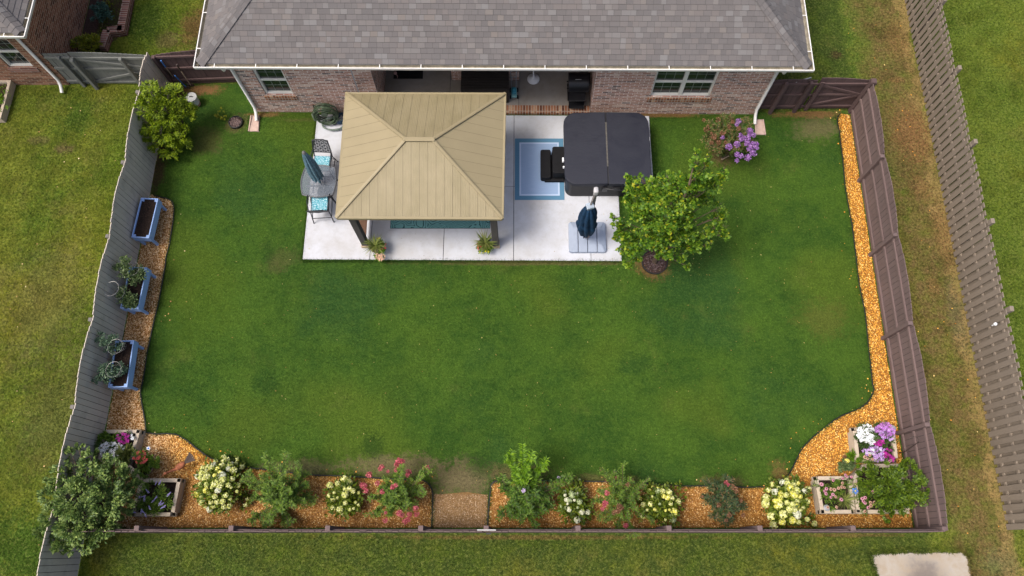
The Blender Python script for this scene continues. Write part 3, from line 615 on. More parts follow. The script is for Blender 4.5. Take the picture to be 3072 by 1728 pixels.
b = MB(); b.bx(rx0, rx1, ry0+.004, ry0+.03, WH-.0, EZ-.01); b.bx(rx0+.004, rx0+.03, ry0, ry1, WH, EZ-.01); b.bx(rx1-.03, rx1-.004, ry0, ry1, WH, EZ-.01); L(b, "fascia", M_WHITE)
def window(b0, parent, x0, x1, z0, z1, y, cols, units, loc=True, rows=2):
    fr = MB(); t = .055
    fr.bx(x0, x1, y-.02, y+.09, z0, z0+t); fr.bx(x0, x1, y-.02, y+.09, z1-t, z1)
    uw = (x1-x0)/units
    for u in range(units):
        a, c = x0+u*uw, x0+(u+1)*uw
        fr.bx(a, a+t, y-.022, y+.088, z0+.001, z1-.001); fr.bx(c-t, c, y-.022, y+.088, z0+.001, z1-.001)
        zm = (z0+z1)/2; fr.bx(a+t, c-t, y-.012, y+.07, zm-.03, zm+.03)
    f = fr.build("window", M_FRAME, parent, local=loc, bevel=.004, seg=1)
    pa = MB(); mu = MB()
    for u in range(units):
        a, c = x0+u*uw+t, x0+(u+1)*uw-t
        for zz0, zz1, yy in ((z0+t, (z0+z1)/2-.03, y+.055), ((z0+z1)/2+.03, z1-t, y+.04)):
            pa.bx(a, c, yy, yy+.006, zz0, zz1)
            for i in range(1, cols): xx = a+(c-a)*i/cols; mu.bx(xx-.005, xx+.005, yy-.008, yy-.001, zz0, zz1)
            for i in range(1, rows): zz = zz0+(zz1-zz0)*i/rows; mu.bx(a, c, yy-.0085, yy-.0015, zz-.005, zz+.005)
    pa.build("pane", M_GLASS, f, local=loc); mu.build("muntin", M_MUNT, f, local=loc)
    return f
for (x0, x1, z0, z1), cols, un in zip(WIN, (3, 3), (1, 2)):
    f = window(None, house, x0, x1, z0, z1, .07, cols, un)
    s = MB(); s.bx(x0-.06, x1+.06, -.045, .065, z0-.205, z0-.003); s.build("window_sill", M_SOLD, f, local=True, bevel=.005)
    s = MB(); s.bx(x0, x1, .3, .34, z0, z1); s.build("room_shade", M_DARK, f, local=True)
def downspout(parent, x, y, out, toe, loc=True, top=WH-.12, side=0, w_=.085):
    """out: how far the gutter outlet stands off the wall; toe: plan offset of the kick-out"""
    m = MB(); yw = y-.055
    m.tube([(x+side, y-out, top+.16), (x+side, y-out+.02, top+.05), (x, yw, top-.12), (x, yw, .34), (x+toe[0]*.3, yw+toe[1]*.3, .2), (x+toe[0], yw+toe[1], .1)], w_/2*1.15, 10)
    return m.build("downspout", M_WHITE, parent, local=loc, smooth=50)
downspout(house, -8.03, 0, .43, (.02, -.32)); downspout(house, 7.15, 0, .43, (-.02, -.36))
b = MB(); b.tube([P(1050, 203, 2.6), P(1076, 277, 1.15), P(1090, 320, .25)], .018, 8); b.build("conduit", M_GREYP, house)
for i, (c, d_) in enumerate(((P(767, 350), P(766, 395)), (P(2276, 362), P(2276, 405)))):
    t = thing("splash_block", ("pinkish concrete splash block under the downspout beside the mulch ring", "pinkish concrete splash block under the downspout beside the purple crape myrtle")[i], "splash block", c, 0, "splash blocks under the downspouts")
    h = (c-d_).length; m = MB()
    for sx in (-1, 1): m.add([(sx*.10, 0, 0), (sx*.13, 0, 0), (sx*.16, -h, 0), (sx*.12, -h, 0), (sx*.10, 0, .09), (sx*.13, 0, .09), (sx*.16, -h, .05), (sx*.12, -h, .05)], [(0, 1, 2, 3)[::sx], (4, 5, 6, 7), (0, 1, 5, 4), (1, 2, 6, 5), (2, 3, 7, 6), (3, 0, 4, 7)])
    m.build("rim", M_SPLASH, t, local=True, bevel=.006)
    m = MB(); m.prism([(-.11, .02), (.11, .02), (.13, -h), (-.13, -h)], -.01, .035); m.build("trough", M_SPLASH, t, local=True)

# the neighbour's house at the corner
nb = thing("brick_house", "red brick neighbouring house with a shingle roof beside the sage gate", "house", (-14.0, 13.585, 0))
b = MB(); nwx0, nwx1 = P2(27, 207, .9)[0]+14, P2(103, 208, .9)[0]+14
b.bx(-14, nwx0, 0, .2, -.05, WH); b.bx(nwx0, nwx1, 0, .2, -.05, .9); b.bx(nwx0, nwx1, 0, .2, 2.25, WH); b.bx(nwx1, 0, 0, .2, -.05, WH); b.bx(-.2, 0, .2, 14, -.05, WH)
b.build("wall", M_BRICKN, nb, local=True)
f = window(None, nb, nwx0, nwx1, .9, 2.25, .06, 3, 1, True)
s = MB(); s.bx(nwx0-.06, nwx1+.06, -.04, .05, .7, .897); s.build("window_sill", M_BORD, f, local=True); s = MB(); s.bx(nwx0, nwx1, .3, .34, .9, 2.25); s.build("room_shade", M_DARK, f, local=True)
nx1 = .42; ny0 = -.38; b = MB()
half = 6.0; roof_face_args = (EZ,)
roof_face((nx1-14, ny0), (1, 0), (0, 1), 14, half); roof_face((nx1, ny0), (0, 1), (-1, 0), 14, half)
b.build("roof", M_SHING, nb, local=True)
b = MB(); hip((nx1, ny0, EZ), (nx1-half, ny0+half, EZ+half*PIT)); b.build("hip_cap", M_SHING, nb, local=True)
b = MB(); gutter(b, (-14, ny0, z), (nx1+.115, ny0, z), (0, -1, 0)); gutter(b, (nx1, ny0-.105, z-.002), (nx1, ny0+13, z-.002), (1, 0, 0)); b.build("gutter", [M_WHITE, M_GUTIN], nb, local=True)
b = MB(); b.bx(-14, nx1-.03, ny0+.02, 13, WH, WH+.04); b.build("soffit", M_SOFFIT, nb, local=True)
downspout(nb, -.17, 0, .40, (.05, -.30), side=-.55)
sheet("mulch_bed", [(-13.98, 14.4), P2(352, 118), P2(352, 96), P2(368, 92), P2(395, 0), P2(410, -120), (-13.98, 21)], .004, M_MULCH)
bord = thing("brick_border", "low red brick border round the neighbour's mulch bed", "border", P(340, 100))
b = MB()
for p, q in (((308, 148), (326, 97)), ((326, 97), (372, 92)), ((366, 100), (386, 0)), ((386, 0), (405, -110))):
    b.bar(P(*p, .13), P(*q, .13), .24, .26)
b.build("brick_course", M_BORD, bord, bevel=.008)

# ------------------------------------------------------------------ fences
def fence(name, label, cat, p0, p1, h, arch, posts, m, side=1, pw=.14, rails=(.22, .8, 1.32), post=(.10, .10), seed=1, pside=None, shadow=False, posth=0.0, wonk=.006, railh=.085, postm=None):
    """side: which side (left of p0->p1 = +1) the rails are on; posts: distances along it"""
    rd = random.Random(seed); p0 = Vector((p0[0], p0[1], 0)); p1 = Vector((p1[0], p1[1], 0))
    t = thing(name, label, cat, p0); d = (p1-p0); Ln = d.length; d.normalize(); n = Vector((-d.y, d.x, 0)); pside = side if pside is None else pside
    az = math.atan2(d.y, d.x); b = MB()
    def top(s):
        e = [0]+[q for q in posts if 0 < q < Ln]+[Ln]
        for i in range(len(e)-1):
            if e[i] <= s <= e[i+1]:
                k = (s-e[i])/max(1e-6, e[i+1]-e[i]); return h+arch*(math.sin(math.pi*k)**.8 if 0 < k < 1 else 0)
        return h
    s = 0; i = 0; step = pw+.011 if not shadow else .232
    while s < Ln-.04:
        wd = min(pw, Ln-s); hh = top(s+wd/2)+rd.uniform(-1, 1)*wonk; off = rd.uniform(-1, 1)*.006
        c = p0+d*(s+wd/2)+n*off; b.box((c.x, c.y, hh/2+.01), (wd, .019, hh-.02), az)
        if shadow:
            c = p0+d*(s+wd/2+step/2)-n*.075; b.box((c.x, c.y, hh/2), (wd, .019, hh), az)
        s += step; i += 1
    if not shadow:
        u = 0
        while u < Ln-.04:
            e_ = min(u+step*3, Ln-.03); hh = min(top(u), top(e_))-.03; c = p0+d*((u+e_)/2); b.box((c.x, c.y, hh/2+.02), (e_-u, .004, hh-.06), az, 1); u += step*3  # added backing sheet: stops light between boards, coloured as gap shade
    b.build("pickets", [m, M_GAPSHADE], t)
    ro = -.0375 if shadow else side*.032
    for z_ in rails:
        b = MB(); e = [0]+[q for q in posts if 0 < q < Ln]+[Ln]
        for i in range(len(e)-1):
            a = p0+d*(e[i]+.002)+n*ro+Vector((0, 0, z_)); c = p0+d*(e[i+1]-.002)+n*ro+Vector((0, 0, z_+rd.uniform(-.012, .012)))
            b.bar(a, c, .045, railh)
        b.build("rail", m, t, bevel=.004, seg=1)
    for q in posts:
        c = p0+d*q+n*(pside*(.012+post[0]/2) if not shadow else -.085-post[0]/2-.015)
        hh = top(q)+.02+posth; b = MB(); b.box((c.x, c.y, hh/2-.05), (post[1], post[0], hh+.1), az+rd.uniform(-.03, .03))
        b.build("post", postm or m, t, bevel=.012)
    return t
ys = [13.54, 12.30, 10.04, 7.83, 5.51, 3.26, .95, -1.35, -3.4]
fL0 = Vector((FLx(13.6), 13.62, 0)); fL1 = Vector((FLx(-3.4), -3.4, 0))
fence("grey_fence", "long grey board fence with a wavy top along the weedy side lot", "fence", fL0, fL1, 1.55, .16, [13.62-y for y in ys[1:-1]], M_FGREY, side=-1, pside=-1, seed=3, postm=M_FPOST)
fR0 = (10.02, .36); fR1 = (10.13, 12.66)
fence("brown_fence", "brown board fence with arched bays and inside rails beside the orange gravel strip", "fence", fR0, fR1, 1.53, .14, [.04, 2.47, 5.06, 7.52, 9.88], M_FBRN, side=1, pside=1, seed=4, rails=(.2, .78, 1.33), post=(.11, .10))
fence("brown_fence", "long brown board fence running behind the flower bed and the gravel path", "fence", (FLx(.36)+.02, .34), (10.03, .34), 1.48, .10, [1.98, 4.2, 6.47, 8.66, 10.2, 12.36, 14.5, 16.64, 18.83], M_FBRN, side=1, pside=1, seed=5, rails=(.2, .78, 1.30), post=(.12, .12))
bp = P2(1460, 1577, 1.45); t = thing("gate_latch", "pale metal latch bar on top of the back fence by the gravel path", "latch", (bp[0], .33, 1.45)); b = MB(); b.box((bp[0], .37, 1.50), (.44, .03, .025)); b.build("bar", M_STEEL, t); b = MB(); b.box((bp[0]+.05, .29, 1.44), (.12, .03, .10)); b.build("catch", M_BLKM, t)
fence("taupe_fence", "tall taupe shadowbox fence with staggered boards along the far right lot", "fence", (12.36, .40), (12.52, 18.6), 1.60, .06, [.5, 3.0, 5.35, 7.8, 10.2, 12.6, 15.0, 17.4], M_FFAR, side=1, shadow=True, seed=6, rails=(.25, .85, 1.4), post=(.10, .14), posth=.12, pw=.145)
t = thing("white_cap", "small white cap on the taupe fence beside a post", "cap", P(2986, 972, 1.7)); b = MB(); c = P(2986, 972, 1.7); b.ell(c, (.045, .045, .05)); b.build("knob", M_WPL, t, smooth=60); b = MB(); b.tube([c-Vector((0, 0, .14)), c], .015, 6); b.build("stem", M_WPL, t)
# right side fence panel and gate
gy = P(2295, 327).y; ga = (7.26, gy); gb = (P2(2405, 334)[0], gy+.0); gc = (P2(2540, 330)[0], gy)
fence("gate_fence", "short dark brown fence panel between the house and the right gate", "fence", ga, gb, 1.50, .05, [], M_FGATE, side=-1, rails=(.2, .8, 1.36), seed=8)
def gate(label, x0, x1, y, h, m, arch, zlo, zmid, zhi, post=None):
    t = thing("wooden_gate", label, "gate", (x0, y, 0)); b = MB(); x = x0; i = 0
    while x < x1-.03:
        wd = min(.138, x1-x); k = (x-x0)/(x1-x0); hh = h+arch(k); b.box((x+wd/2, y, hh/2+.025), (wd, .019, hh-.05)); x += .143
    b.build("boards", m, t)
    yy = y-.032
    for z_ in (zlo, zmid, zhi): b = MB(); b.bar((x0, yy, z_), (x1, yy, z_), .04, .09); b.build("rail", m, t, bevel=.004, seg=1)
    b = MB(); b.bar((x0+.1, yy-.004, zlo+.05), (x1-.05, yy-.004, zmid-.02), .04, .09); b.build("brace", m, t, bevel=.004, seg=1)
    b = MB(); b.bar((x0+.1, yy-.004, zhi-.05), (x1-.05, yy-.004, zmid+.02), .04, .09); b.build("brace", m, t, bevel=.004, seg=1)
    b = MB(); b.box((x0+.06, yy-.042, h/2+.03), (.10, .04, h-.05)); b.build("stile", m, t, bevel=.004, seg=1)
    return t
gate("dark brown gate with two braces at the top of the orange gravel strip", gb[0]+.03, gc[0]+.08, gy, 1.5, M_FGATE, lambda k: .09*math.sin(math.pi*(.35+k*.65))+.04*(1-k), .22, .82, 1.36)
for px, py, hh, l, s in ((2309, 342, 1.56, "dark post of the short fence panel nearest the house downspout", .10), (2381, 338, 1.52, "dark latch post on the hinge side of the brown gate", .10), (2552, 338, 1.62, "thick dark corner post where the brown gate meets the fence", .16)):
    c = P(px, py); t = thing("fence_post", l, "post", (c.x, c.y+.03, 0), 0, "posts of the dark gate"); b = MB(); b.box((c.x, c.y+.03, hh/2), (s, s, hh)); b.build("shaft", M_FGATE, t, bevel=.01); b = MB(); b.box((c.x, c.y+.03, hh+.01), (s*.92, s*.92, .02)); b.build("cap", M_FGATE, t, bevel=.008)
c0 = P(2389, 245, 1.42); c1 = P(2434, 233, 1.5); t = thing("latch_bar", "light metal bar lying across the top of the short gate fence", "latch", c0); b = MB(); b.bar(c0, c1, .03, .03); b.build("bar", M_STEEL, t); b = MB(); b.ell(c0, (.03, .03, .03)); b.build("knob", M_STEEL, t, smooth=60)
# left: sage gate, brown panel
ly = 13.62
t = fence("sage_fence", "narrow sage grey fence panel against the neighbouring brick house", "fence", (-13.98, ly), (-13.22, ly), 1.52, 0, [], M_GGATE, side=-1, rails=(.2, .85, 1.36), seed=9)
for px, py, l in ((255, 258, "sage grey post nearest the neighbouring house, with a rusty base"), (293, 266, "sage grey latch post beside the sage gate"), (430, 262, "sage grey hinge post where the sage gate meets the grey fence")):
    c = P(px, py); c.y = min(c.y, ly-.05); t = thing("fence_post", l, "post", c, 0, "posts of the sage gate"); b = MB(); b.box((c.x, c.y, .72), (.10, .10, 1.44)); b.build("shaft", M_GGATE, t, bevel=.01); b = MB(); b.box((c.x, c.y, 1.45), (.092, .092, .018)); b.build("cap", M_GGATE, t, bevel=.006)
gate("sage grey gate with two braces between the neighbouring house and the grey fence", -13.2, -10.95, ly, 1.42, M_GGATE, lambda k: .16*math.cos(k*1.5), .15, .82, 1.34)
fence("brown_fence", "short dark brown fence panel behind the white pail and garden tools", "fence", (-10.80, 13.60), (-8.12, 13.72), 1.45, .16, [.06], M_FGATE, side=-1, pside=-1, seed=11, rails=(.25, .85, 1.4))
for a, h_, e, l, mts in (((483, 182), 1.5, (530, 246), "grey garden tool handle with a blue grip leaning on the dark fence corner", (M_POLE, M_BLUEP)), ((525, 227), .75, (562, 265), "blue garden tool handle leaning lowest by the dark fence", (M_BLUEP, M_BLUEP)), ((530, 194), 1.35, (574, 258), "tan garden tool handle leaning on the dark fence nearest the house", (M_POLE, M_DWIRE))):
    p = P(*a, h_); q = P(*e); t = thing("garden_tool", l, "garden tool", q, 0, "tools leaning on the dark fence"); b = MB(); b.tube([q+(p-q)*.03, q+(p-q)*.72], .016, 8); b.build("handle", mts[0], t, smooth=50); b = MB(); b.tube([q+(p-q)*.72, p], .021, 8); b.build("grip", mts[1], t, smooth=50); b = MB(); b.bar(q+Vector((-.09, 0, .05)), q+Vector((.09, 0, .05)), .04, .1); b.build("tool_head", M_DWIRE, t)
c = P(1290/3.533*0+2697, 1357); t = thing("plant_hanger", "thin dark wire plant hanger bent against the brown fence", "hanger", c); p = [c, P(2711, 1357, .3), P(2757, 1325, 1.15), P(2752, 1311, 1.15), P(2740, 1310, 1.1), P(2730, 1315, 1.05)]; b = MB(); b.tube(p[:3], .012, 6); b.build("rod", M_DWIRE, t); b = MB(); b.tube(p[2:], .010, 6); b.build("hook", M_DWIRE, t)

# raised bed edge at the left border
t = thing("timber_bed", "weathered timber edged bed full of weeds below the neighbour's window", "raised bed", P(0, 300)); b = MB(); b.bar(P(36, 252, .13), P(6, 362, .13), .09, .26); b.bar(P(-120, 249, .13), P(40, 251, .13), .09, .258); b.bar(P(5, 358, .13), P(-150, 358, .13), .09, .256); b.build("frame", M_TIMB, t, bevel=.01)
b = MB(); b.prism([P2(-110, 252), P2(32, 254), P2(3, 357), P2(-140, 357)], 0, .16); b.build("soil", M_MULCH, t)

# ------------------------------------------------------------------ gazebo
n_ = NT("ribbed_tan_metal"); uv_ = n_.uv(); sp_ = n_.node("ShaderNodeSeparateXYZ"); n_.link(uv_, sp_.inputs[0])
rb_ = n_.math('ABSOLUTE', n_.math('SUBTRACT', n_.math('FRACT', n_.math('MULTIPLY', sp_.outputs[0], 23.5)), .5))
n_.bump(n_.rng(rb_, .2, .34), .35, .006); dn_ = n_.noise(n_.obj((1, .35, 1)), 2.2, 5, .65); c_ = n_.mix(n_.rng(dn_, .35, .7), (.212, .177, .098), (.258, .216, .128)); sp2_ = n_.noise(n_.obj(), 34, 3, .7); c_ = n_.mix(n_.rng(sp2_, .66, .74, 0, .5), c_, (.13, .10, .06)); M_TANR = n_.done(c_, .5, 0, .3)
gz = thing("gazebo", "tan metal hip roof gazebo on dark wooden posts over the patio", "gazebo", (-2.59, 9.88, PZ))
GH, GR = 2.30, 3.02
eTL, eTR, eBL, eBR = Vector((-4.76, 11.75, GH)), Vector((-.41, 11.735, GH)), Vector((-4.735, 8.03, GH)), Vector((-.455, 8.005, GH))
rL, rR = Vector((-2.94, 9.885, GR)), Vector((-2.245, 9.875, GR))
def gface(a, c, ra, rc, n, mi, name):
    b = MB(); d = (c-a); Lw = d.length; d.normalize(); da = (ra-a).dot(d); dc = (rc-a).dot(d)
    nrm = d.cross((ra-a)).normalized()
    def pnt(s):
        f = min(1, s/da if da > 0 else 1, (Lw-s)/(Lw-dc)); h0 = a+d*da; I = ra-h0 if ra != rc else ra-h0
        k = 0 if dc == da else max(0, min(1, (s-da)/(dc-da))); I2 = rc-(a+d*dc); Iv = I*(1-k)+I2*k
        return a+d*s+Iv*f, f, Iv.length
    up = Vector((0, 0, .006))
    b.add([a, c, rc, ra] if ra != rc else [a, c, ra], [(0, 1, 2, 3) if ra != rc else (0, 1, 2)], 1)
    for i in range(n):
        s0, s1 = Lw*i/n+.0038, Lw*(i+1)/n-.0038
        br = [s0]+[x for x in (da, dc) if s0 < x < s1]+[s1]
        if ra == rc: br = sorted(set(br))
        hi = [pnt(x) for x in reversed(br)]
        vs = [a+d*s0+up, a+d*s1+up]+[p+up for p, f, l in hi]
        uv = [(s0, 0), (s1, 0)]+[(x, f*l) for x, (p, f, l) in zip(reversed(br), hi)]
        b.add(vs, [tuple(range(len(vs)))], 0, [uv])
    return b.build(name, [(M_TAN, M_TANR)[mi], M_TAND], gz)
gface(eBL, eBR, rL, rR, 20, 1, "roof_panel"); gface(eTR, eTL, rR, rL, 19, 1, "roof_panel")
gface(eTL, eBL, rL, rL, 13, 0, "roof_panel"); gface(eBR, eTR, rR, rR, 13, 0, "roof_panel")
for p, q in ((eBL, rL), (eTL, rL), (eBR, rR), (eTR, rR)):
    b = MB(); d = (q-p).normalized(); b.bar(p-d*.02+Vector((0, 0, .025)), q+Vector((0, 0, .03)), .085, .035); b.bar(p+Vector((0, 0, .045)), q+Vector((0, 0, .048)), .05, .012); b.build("hip_trim", M_TAN, gz, bevel=.008)
b = MB(); b.bar(rL-Vector((.06, 0, -.04)), rR+Vector((.06, 0, .04)), .12, .035); b.build("ridge_cap", M_TAN, gz, bevel=.01)
b = MB()
for p, q in ((eBL, eBR), (eBR, eTR), (eTR, eTL), (eTL, eBL)): b.bar(p+Vector((0, 0, -.035)), q+Vector((0, 0, -.035)), .07, .1)
b.build("eave_trim", M_TAN, gz, bevel=.01)
gp = [(-4.42, 8.2), (-.695, 8.19), (-.70, 11.5), (-4.43, 11.52)]
for x, y in gp:
    b = MB(); b.box((x, y, (GH+PZ)/2), (.175, .175, GH-PZ-.1), -.006); p = b.build("post", M_POSTW, gz, bevel=.01)
    b = MB(); b.box((x, y, PZ+.055), (.23, .23, .11)); b.build("base_trim", M_PTRIM, p, bevel=.01)
b = MB()
for i in range(4):
    (x, y), (x2, y2) = gp[i], gp[(i+1) % 4]; b.bar((x, y, GH-.16), (x2, y2, GH-.16), .09, .17)
b.build("beam", M_POSTW, gz)
b = MB()
for i in range(19): z0 = PZ+.15+i*.095; b.box((-4.42, 8.75, z0), (.03, .9, .04))
b.box((-4.42, 9.18, 1.05), (.05, .06, 1.9)); b.build("slat_screen", M_CEDAR, gz)
c0, c1 = P2(1171, 685, PZ), P2(1470, 686, PZ)
n_ = NT("leaf_rug"); uv_ = n_.uv(); vo = n_.node("ShaderNodeTexVoronoi"); vo.inputs["Scale"].default_value = 1.7; n_.link(uv_, vo.inputs["Vector"])
nn = n_.noise(uv_, 2.5, 2); r_ = n_.math('FRACT', n_.math('MULTIPLY', n_.math('ADD', vo.outputs["Distance"], n_.math('MULTIPLY', nn, .35)), 15)); e_ = n_.math('LESS_THAN', r_, .22)
c_ = n_.mix(e_, n_.mix(n_.noise(uv_, 8), (.10, .25, .25), (.15, .31, .31)), (.018, .06, .065)); m_ = n_.done(c_, .95, 0, .1)
t = thing("area_rug", "teal outdoor rug with dark leaf lines under the gazebo", "rug", (*c0, PZ)); b = MB(); b.bx(c0[0], c1[0], c0[1], 10.7, PZ+.002, PZ+.012); b.build("pile", m_, t)
b = MB(); b.tube([(c0[0], c0[1], PZ+.008), (c1[0], c0[1], PZ+.008), (c1[0], 10.7, PZ+.008), (c0[0], 10.7, PZ+.008)], .012, 6, True); b.build("binding", mat("rug_binding", (.02, .07, .08), .9), t)
# blue spa rug
q = [P2(1543, 600, PZ), P2(1692, 600, PZ), P2(1692, 416, PZ), P2(1545, 416, PZ)]
t = thing("area_rug", "pale blue outdoor rug with a darker blue border beside the hot tub", "rug", (*q[0], PZ))
def inset(k): cx = sum(p[0] for p in q)/4; cy = sum(p[1] for p in q)/4; hx, hy = (q[1][0]-q[0][0])/2-k, (q[2][1]-q[1][1])/2-k; return [(cx-hx, cy-hy), (cx+hx, cy-hy), (cx+hx, cy+hy), (cx-hx, cy+hy)]
def rugm(name, a, c):
    n = NT(name); o = n.obj((1, 60, 1)); return n.done(n.mix(n.rng(n.noise(o, 3, 3, .7), .3, .7), a, c), .95, 0, .1)
for nm, k, zz, m_ in (("border", 0, .010, rugm("rug_blue", (.075, .18, .285), (.105, .225, .335))), ("white_line", .135, .012, rugm("rug_white", (.36, .46, .64), (.46, .56, .72))), ("pile", .185, .014, rugm("rug_pale", (.225, .325, .50), (.285, .385, .56)))):
    b = MB(); b.prism(inset(k), PZ+.001, PZ+zz); b.build(nm, m_, t)

# ------------------------------------------------------------------ hot tub and steps
def rrect(x0, x1, y0, y1, r, n=6):
    out = []
    for cx, cy, a in ((x1-r, y1-r, 0), (x0+r, y1-r, 90), (x0+r, y0+r, 180), (x1-r, y0+r, 270)):
        out += [(cx+r*math.cos(R(a+90*i/n)), cy+r*math.sin(R(a+90*i/n))) for i in range(n+1)]
    return out
SX0, SX1, SY0, SY1 = 1.27, 3.755, 9.70, 12.04
spa = thing("hot_tub", "square hot tub under a dark grey cover with a worn centre fold", "hot tub", ((SX0+SX1)/2, (SY0+SY1)/2, PZ), -.006)
b = MB(); b.prism(rrect(SX0+.05, SX1-.05, SY0+.03, SY1-.05, .22), PZ, .80); b.build("cabinet", M_SPAD, spa, smooth=30, bevel=.01)
b = MB()
for i in range(9): b.bx(SX0+.2, SX1-.2, SY0+.02, SY0+.03, .12+i*.07, .17+i*.07)
b.build("cabinet_board", M_SPAD, spa)
xm = (SX0+SX1)/2-.01; b = MB(); N = 30
def lid(sgn):
    pts = rrect(SX0, SX1, SY0, SY1, .36, 8); half_ = [p for p in pts if (p[0]-xm)*sgn > .02]
    ed = [(xm+sgn*.012, SY0), (xm+sgn*.012, SY1)]
    poly = sorted(half_, key=lambda p: math.atan2(p[1]-(SY0+SY1)/2, (p[0]-xm)*sgn)*1)
    poly = [ed[0]]+poly+[ed[1]]
    m = MB(); top = [(x, y, .875+.045*(1-abs(x-xm)/1.27)+.004*math.sin(5*x+3*y)) for x, y in poly]; bot = [(x, y, .75) for x, y in poly]; n = len(poly)
    c = (xm+sgn*.6, (SY0+SY1)/2, .90)
    fs = [(i, i+1, 2*n) if sgn > 0 else (i+1, i, 2*n) for i in range(n-1)]+[(n-1, 0, 2*n) if sgn > 0 else (0, n-1, 2*n)]
    fs += [(n+i, n+(i+1) % n, (i+1) % n, i) if sgn > 0 else (i, (i+1) % n, n+(i+1) % n, n+i) for i in range(n)]
    return m.add(top+bot+[c], fs)
for sg in (-1, 1): lid(sg).build("cover_half", M_SPA, spa, smooth=35, bevel=.025, seg=3)
b = MB(); b.bx(xm-.022, xm+.022, SY0+.55, SY1-.35, .905, .924); b.build("fold_seam", M_SEAM, spa, bevel=.006)
b = MB(); b.bx(xm-.014, xm+.014, SY0+.02, SY1-.02, .88, .918); b.build("fold_seam", M_SPAD, spa)
for px, py, hh, l in ((1946, 418, .82, "strap"), (1689, 480, .84, "strap"), (1691, 502, .8, "strap")):
    c = P(px, py, hh); b = MB(); b.box(c, (.05, .13 if py != 502 else .05, .08)); b.build("strap", M_WPL, spa, bevel=.008)
b = MB(); z0 = .70; b.tube([(2.38, SY0-.03, z0), (2.50, SY0-.10, z0+.08), (2.85, SY0-.12, z0+.04), (3.5, SY0-.10, z0-.02)], .022, 8); b.box((2.42, SY0-.02, .62), (.14, .08, .22)); b.box((2.75, SY0-.02, .66), (.2, .05, .1)); b.build("cover_lifter", M_BLKM, spa, smooth=50)
b = MB(); b.bx(2.68, 2.88, SY0+.14, SY0+.34, .893, .897); b.build("label_patch", mat("patch", (.075, .085, .115), .6), spa)
st = thing("spa_steps", "black two-tread plastic spa steps standing on the pale blue rug", "steps", P(1650, 500, PZ))
a = P2(1622, 536, .28); a2 = P2(1652, 449, .28)
b = MB(); b.prism(rrect(a[0], a2[0], a[1]+.02, a2[1], .06), PZ+.015, .30); b.build("lower_tread", M_BLK, st, smooth=30, bevel=.025, seg=3)
b = MB(); u0 = P2(1658, 520, .5); u1 = P2(1690, 440, .5); b.prism(rrect(u0[0], 1.33, u0[1], u1[1], .06), PZ+.015, .52); b.build("upper_tread", M_BLK, st, smooth=30, bevel=.025, seg=3)
b = MB(); b.bx(a[0]+.12, 1.3, a[1]-.02, a2[1]-.1, PZ+.015, .17); b.build("base", M_BLK, st, bevel=.02)

# ------------------------------------------------------------------ cantilever umbrella
uc = P(1758, 712, PZ); um = thing("cantilever_umbrella", "closed navy cantilever umbrella on a grey mast with a square weighted base", "umbrella", uc)
k0 = P2(1706, 758, .1); k1 = P2(1816, 668, .1); wdt = (k1[0]-k0[0])/4
for i in range(4):
    x0 = k0[0]+wdt*i+.009; x1 = k0[0]+wdt*(i+1)-.009; y0, y1 = k0[1], k1[1]; e0 = .11 if i == 0 else .0; e1 = .11 if i == 3 else .0
    m = MB(); h1 = PZ+.10; h2 = PZ+.17
    lo = [(x0+(.05 if i == 0 else 0), y0), (x1-(.05 if i == 3 else 0), y0), (x1, y0+.05), (x1, y1-.05), (x1-(.05 if i == 3 else 0), y1), (x0+(.05 if i == 0 else 0), y1), (x0, y1-.05), (x0, y0+.05)]
    hi = [(x0+e0*1.2, y0+.20), (x1-e1*1.2, y0+.20), (x1-e1*1.6, y0+.22), (x1-e1*1.6, y1-.22), (x1-e1*1.2, y1-.20), (x0+e0*1.2, y1-.20), (x0+e0*1.6, y1-.22), (x0+e0*1.6, y0+.22)]
    vs = [(x, y, PZ) for x, y in lo]+[(x, y, h1) for x, y in lo]+[(x, y, h2) for x, y in hi]
    fs = [(j, (j+1) % 8, 8+(j+1) % 8, 8+j) for j in range(8)]+[(8+j, 8+(j+1) % 8, 16+(j+1) % 8, 16+j) for j in range(8)]+[tuple(range(16, 24))]
    m.add(vs, fs).build("base_weight", M_BASE, um, bevel=.012, seg=2, smooth=25)
b = MB(); b.lathe([(.10, PZ+.16), (.10, PZ+.2), (.06, PZ+.24), (.055, PZ+.34)], (uc.x, uc.y, 0)); b.build("mast_socket", mat("rust_socket", (.34, .24, .2), .7), um, smooth=40)
b = MB(); b.box((uc.x, uc.y, 1.55), (.095, .065, 2.75)); b.build("mast", M_MAST, um, bevel=.015)
b = MB(); b.box((uc.x+.005, uc.y+.01, 3.0), (.12, .17, .2)); b.build("mast_cap", mat("cap_grey", (.40, .39, .40), .4), um, bevel=.04, seg=3)
def folded(b, top, bot, rad, folds, n=64, m=22, tw=.6, ph=0, ragged=.06):
    vs = []; top = Vector(top); bot = Vector(bot); ax = (bot-top).normalized(); a = ax.cross(Vector((0, 1, 0))).normalized(); c = ax.cross(a)
    rd = random.Random(3); am = [rd.uniform(.6, 1.3) for _ in range(folds)]
    for i in range(m+1):
        k = i/m; r0 = rad(k)
        for j in range(n):
            t = 2*math.pi*j/n; f = folds*(t/(2*math.pi))+tw*k+ph; fi = int(f) % folds; fr = f % 1
            r = r0*(.72+.42*am[fi]*math.sin(math.pi*fr)**.7)+.006*math.sin(9*k+5*t)
            dz = ragged*am[fi]*math.sin(math.pi*fr)*(k**6)
            vs.append(top+(bot-top)*k+ax*dz+(a*math.cos(t)+c*math.sin(t))*r)
    fs = [(i*n+j, i*n+(j+1) % n, (i+1)*n+(j+1) % n, (i+1)*n+j) for i in range(m) for j in range(n)]
    return b.add(vs, fs)
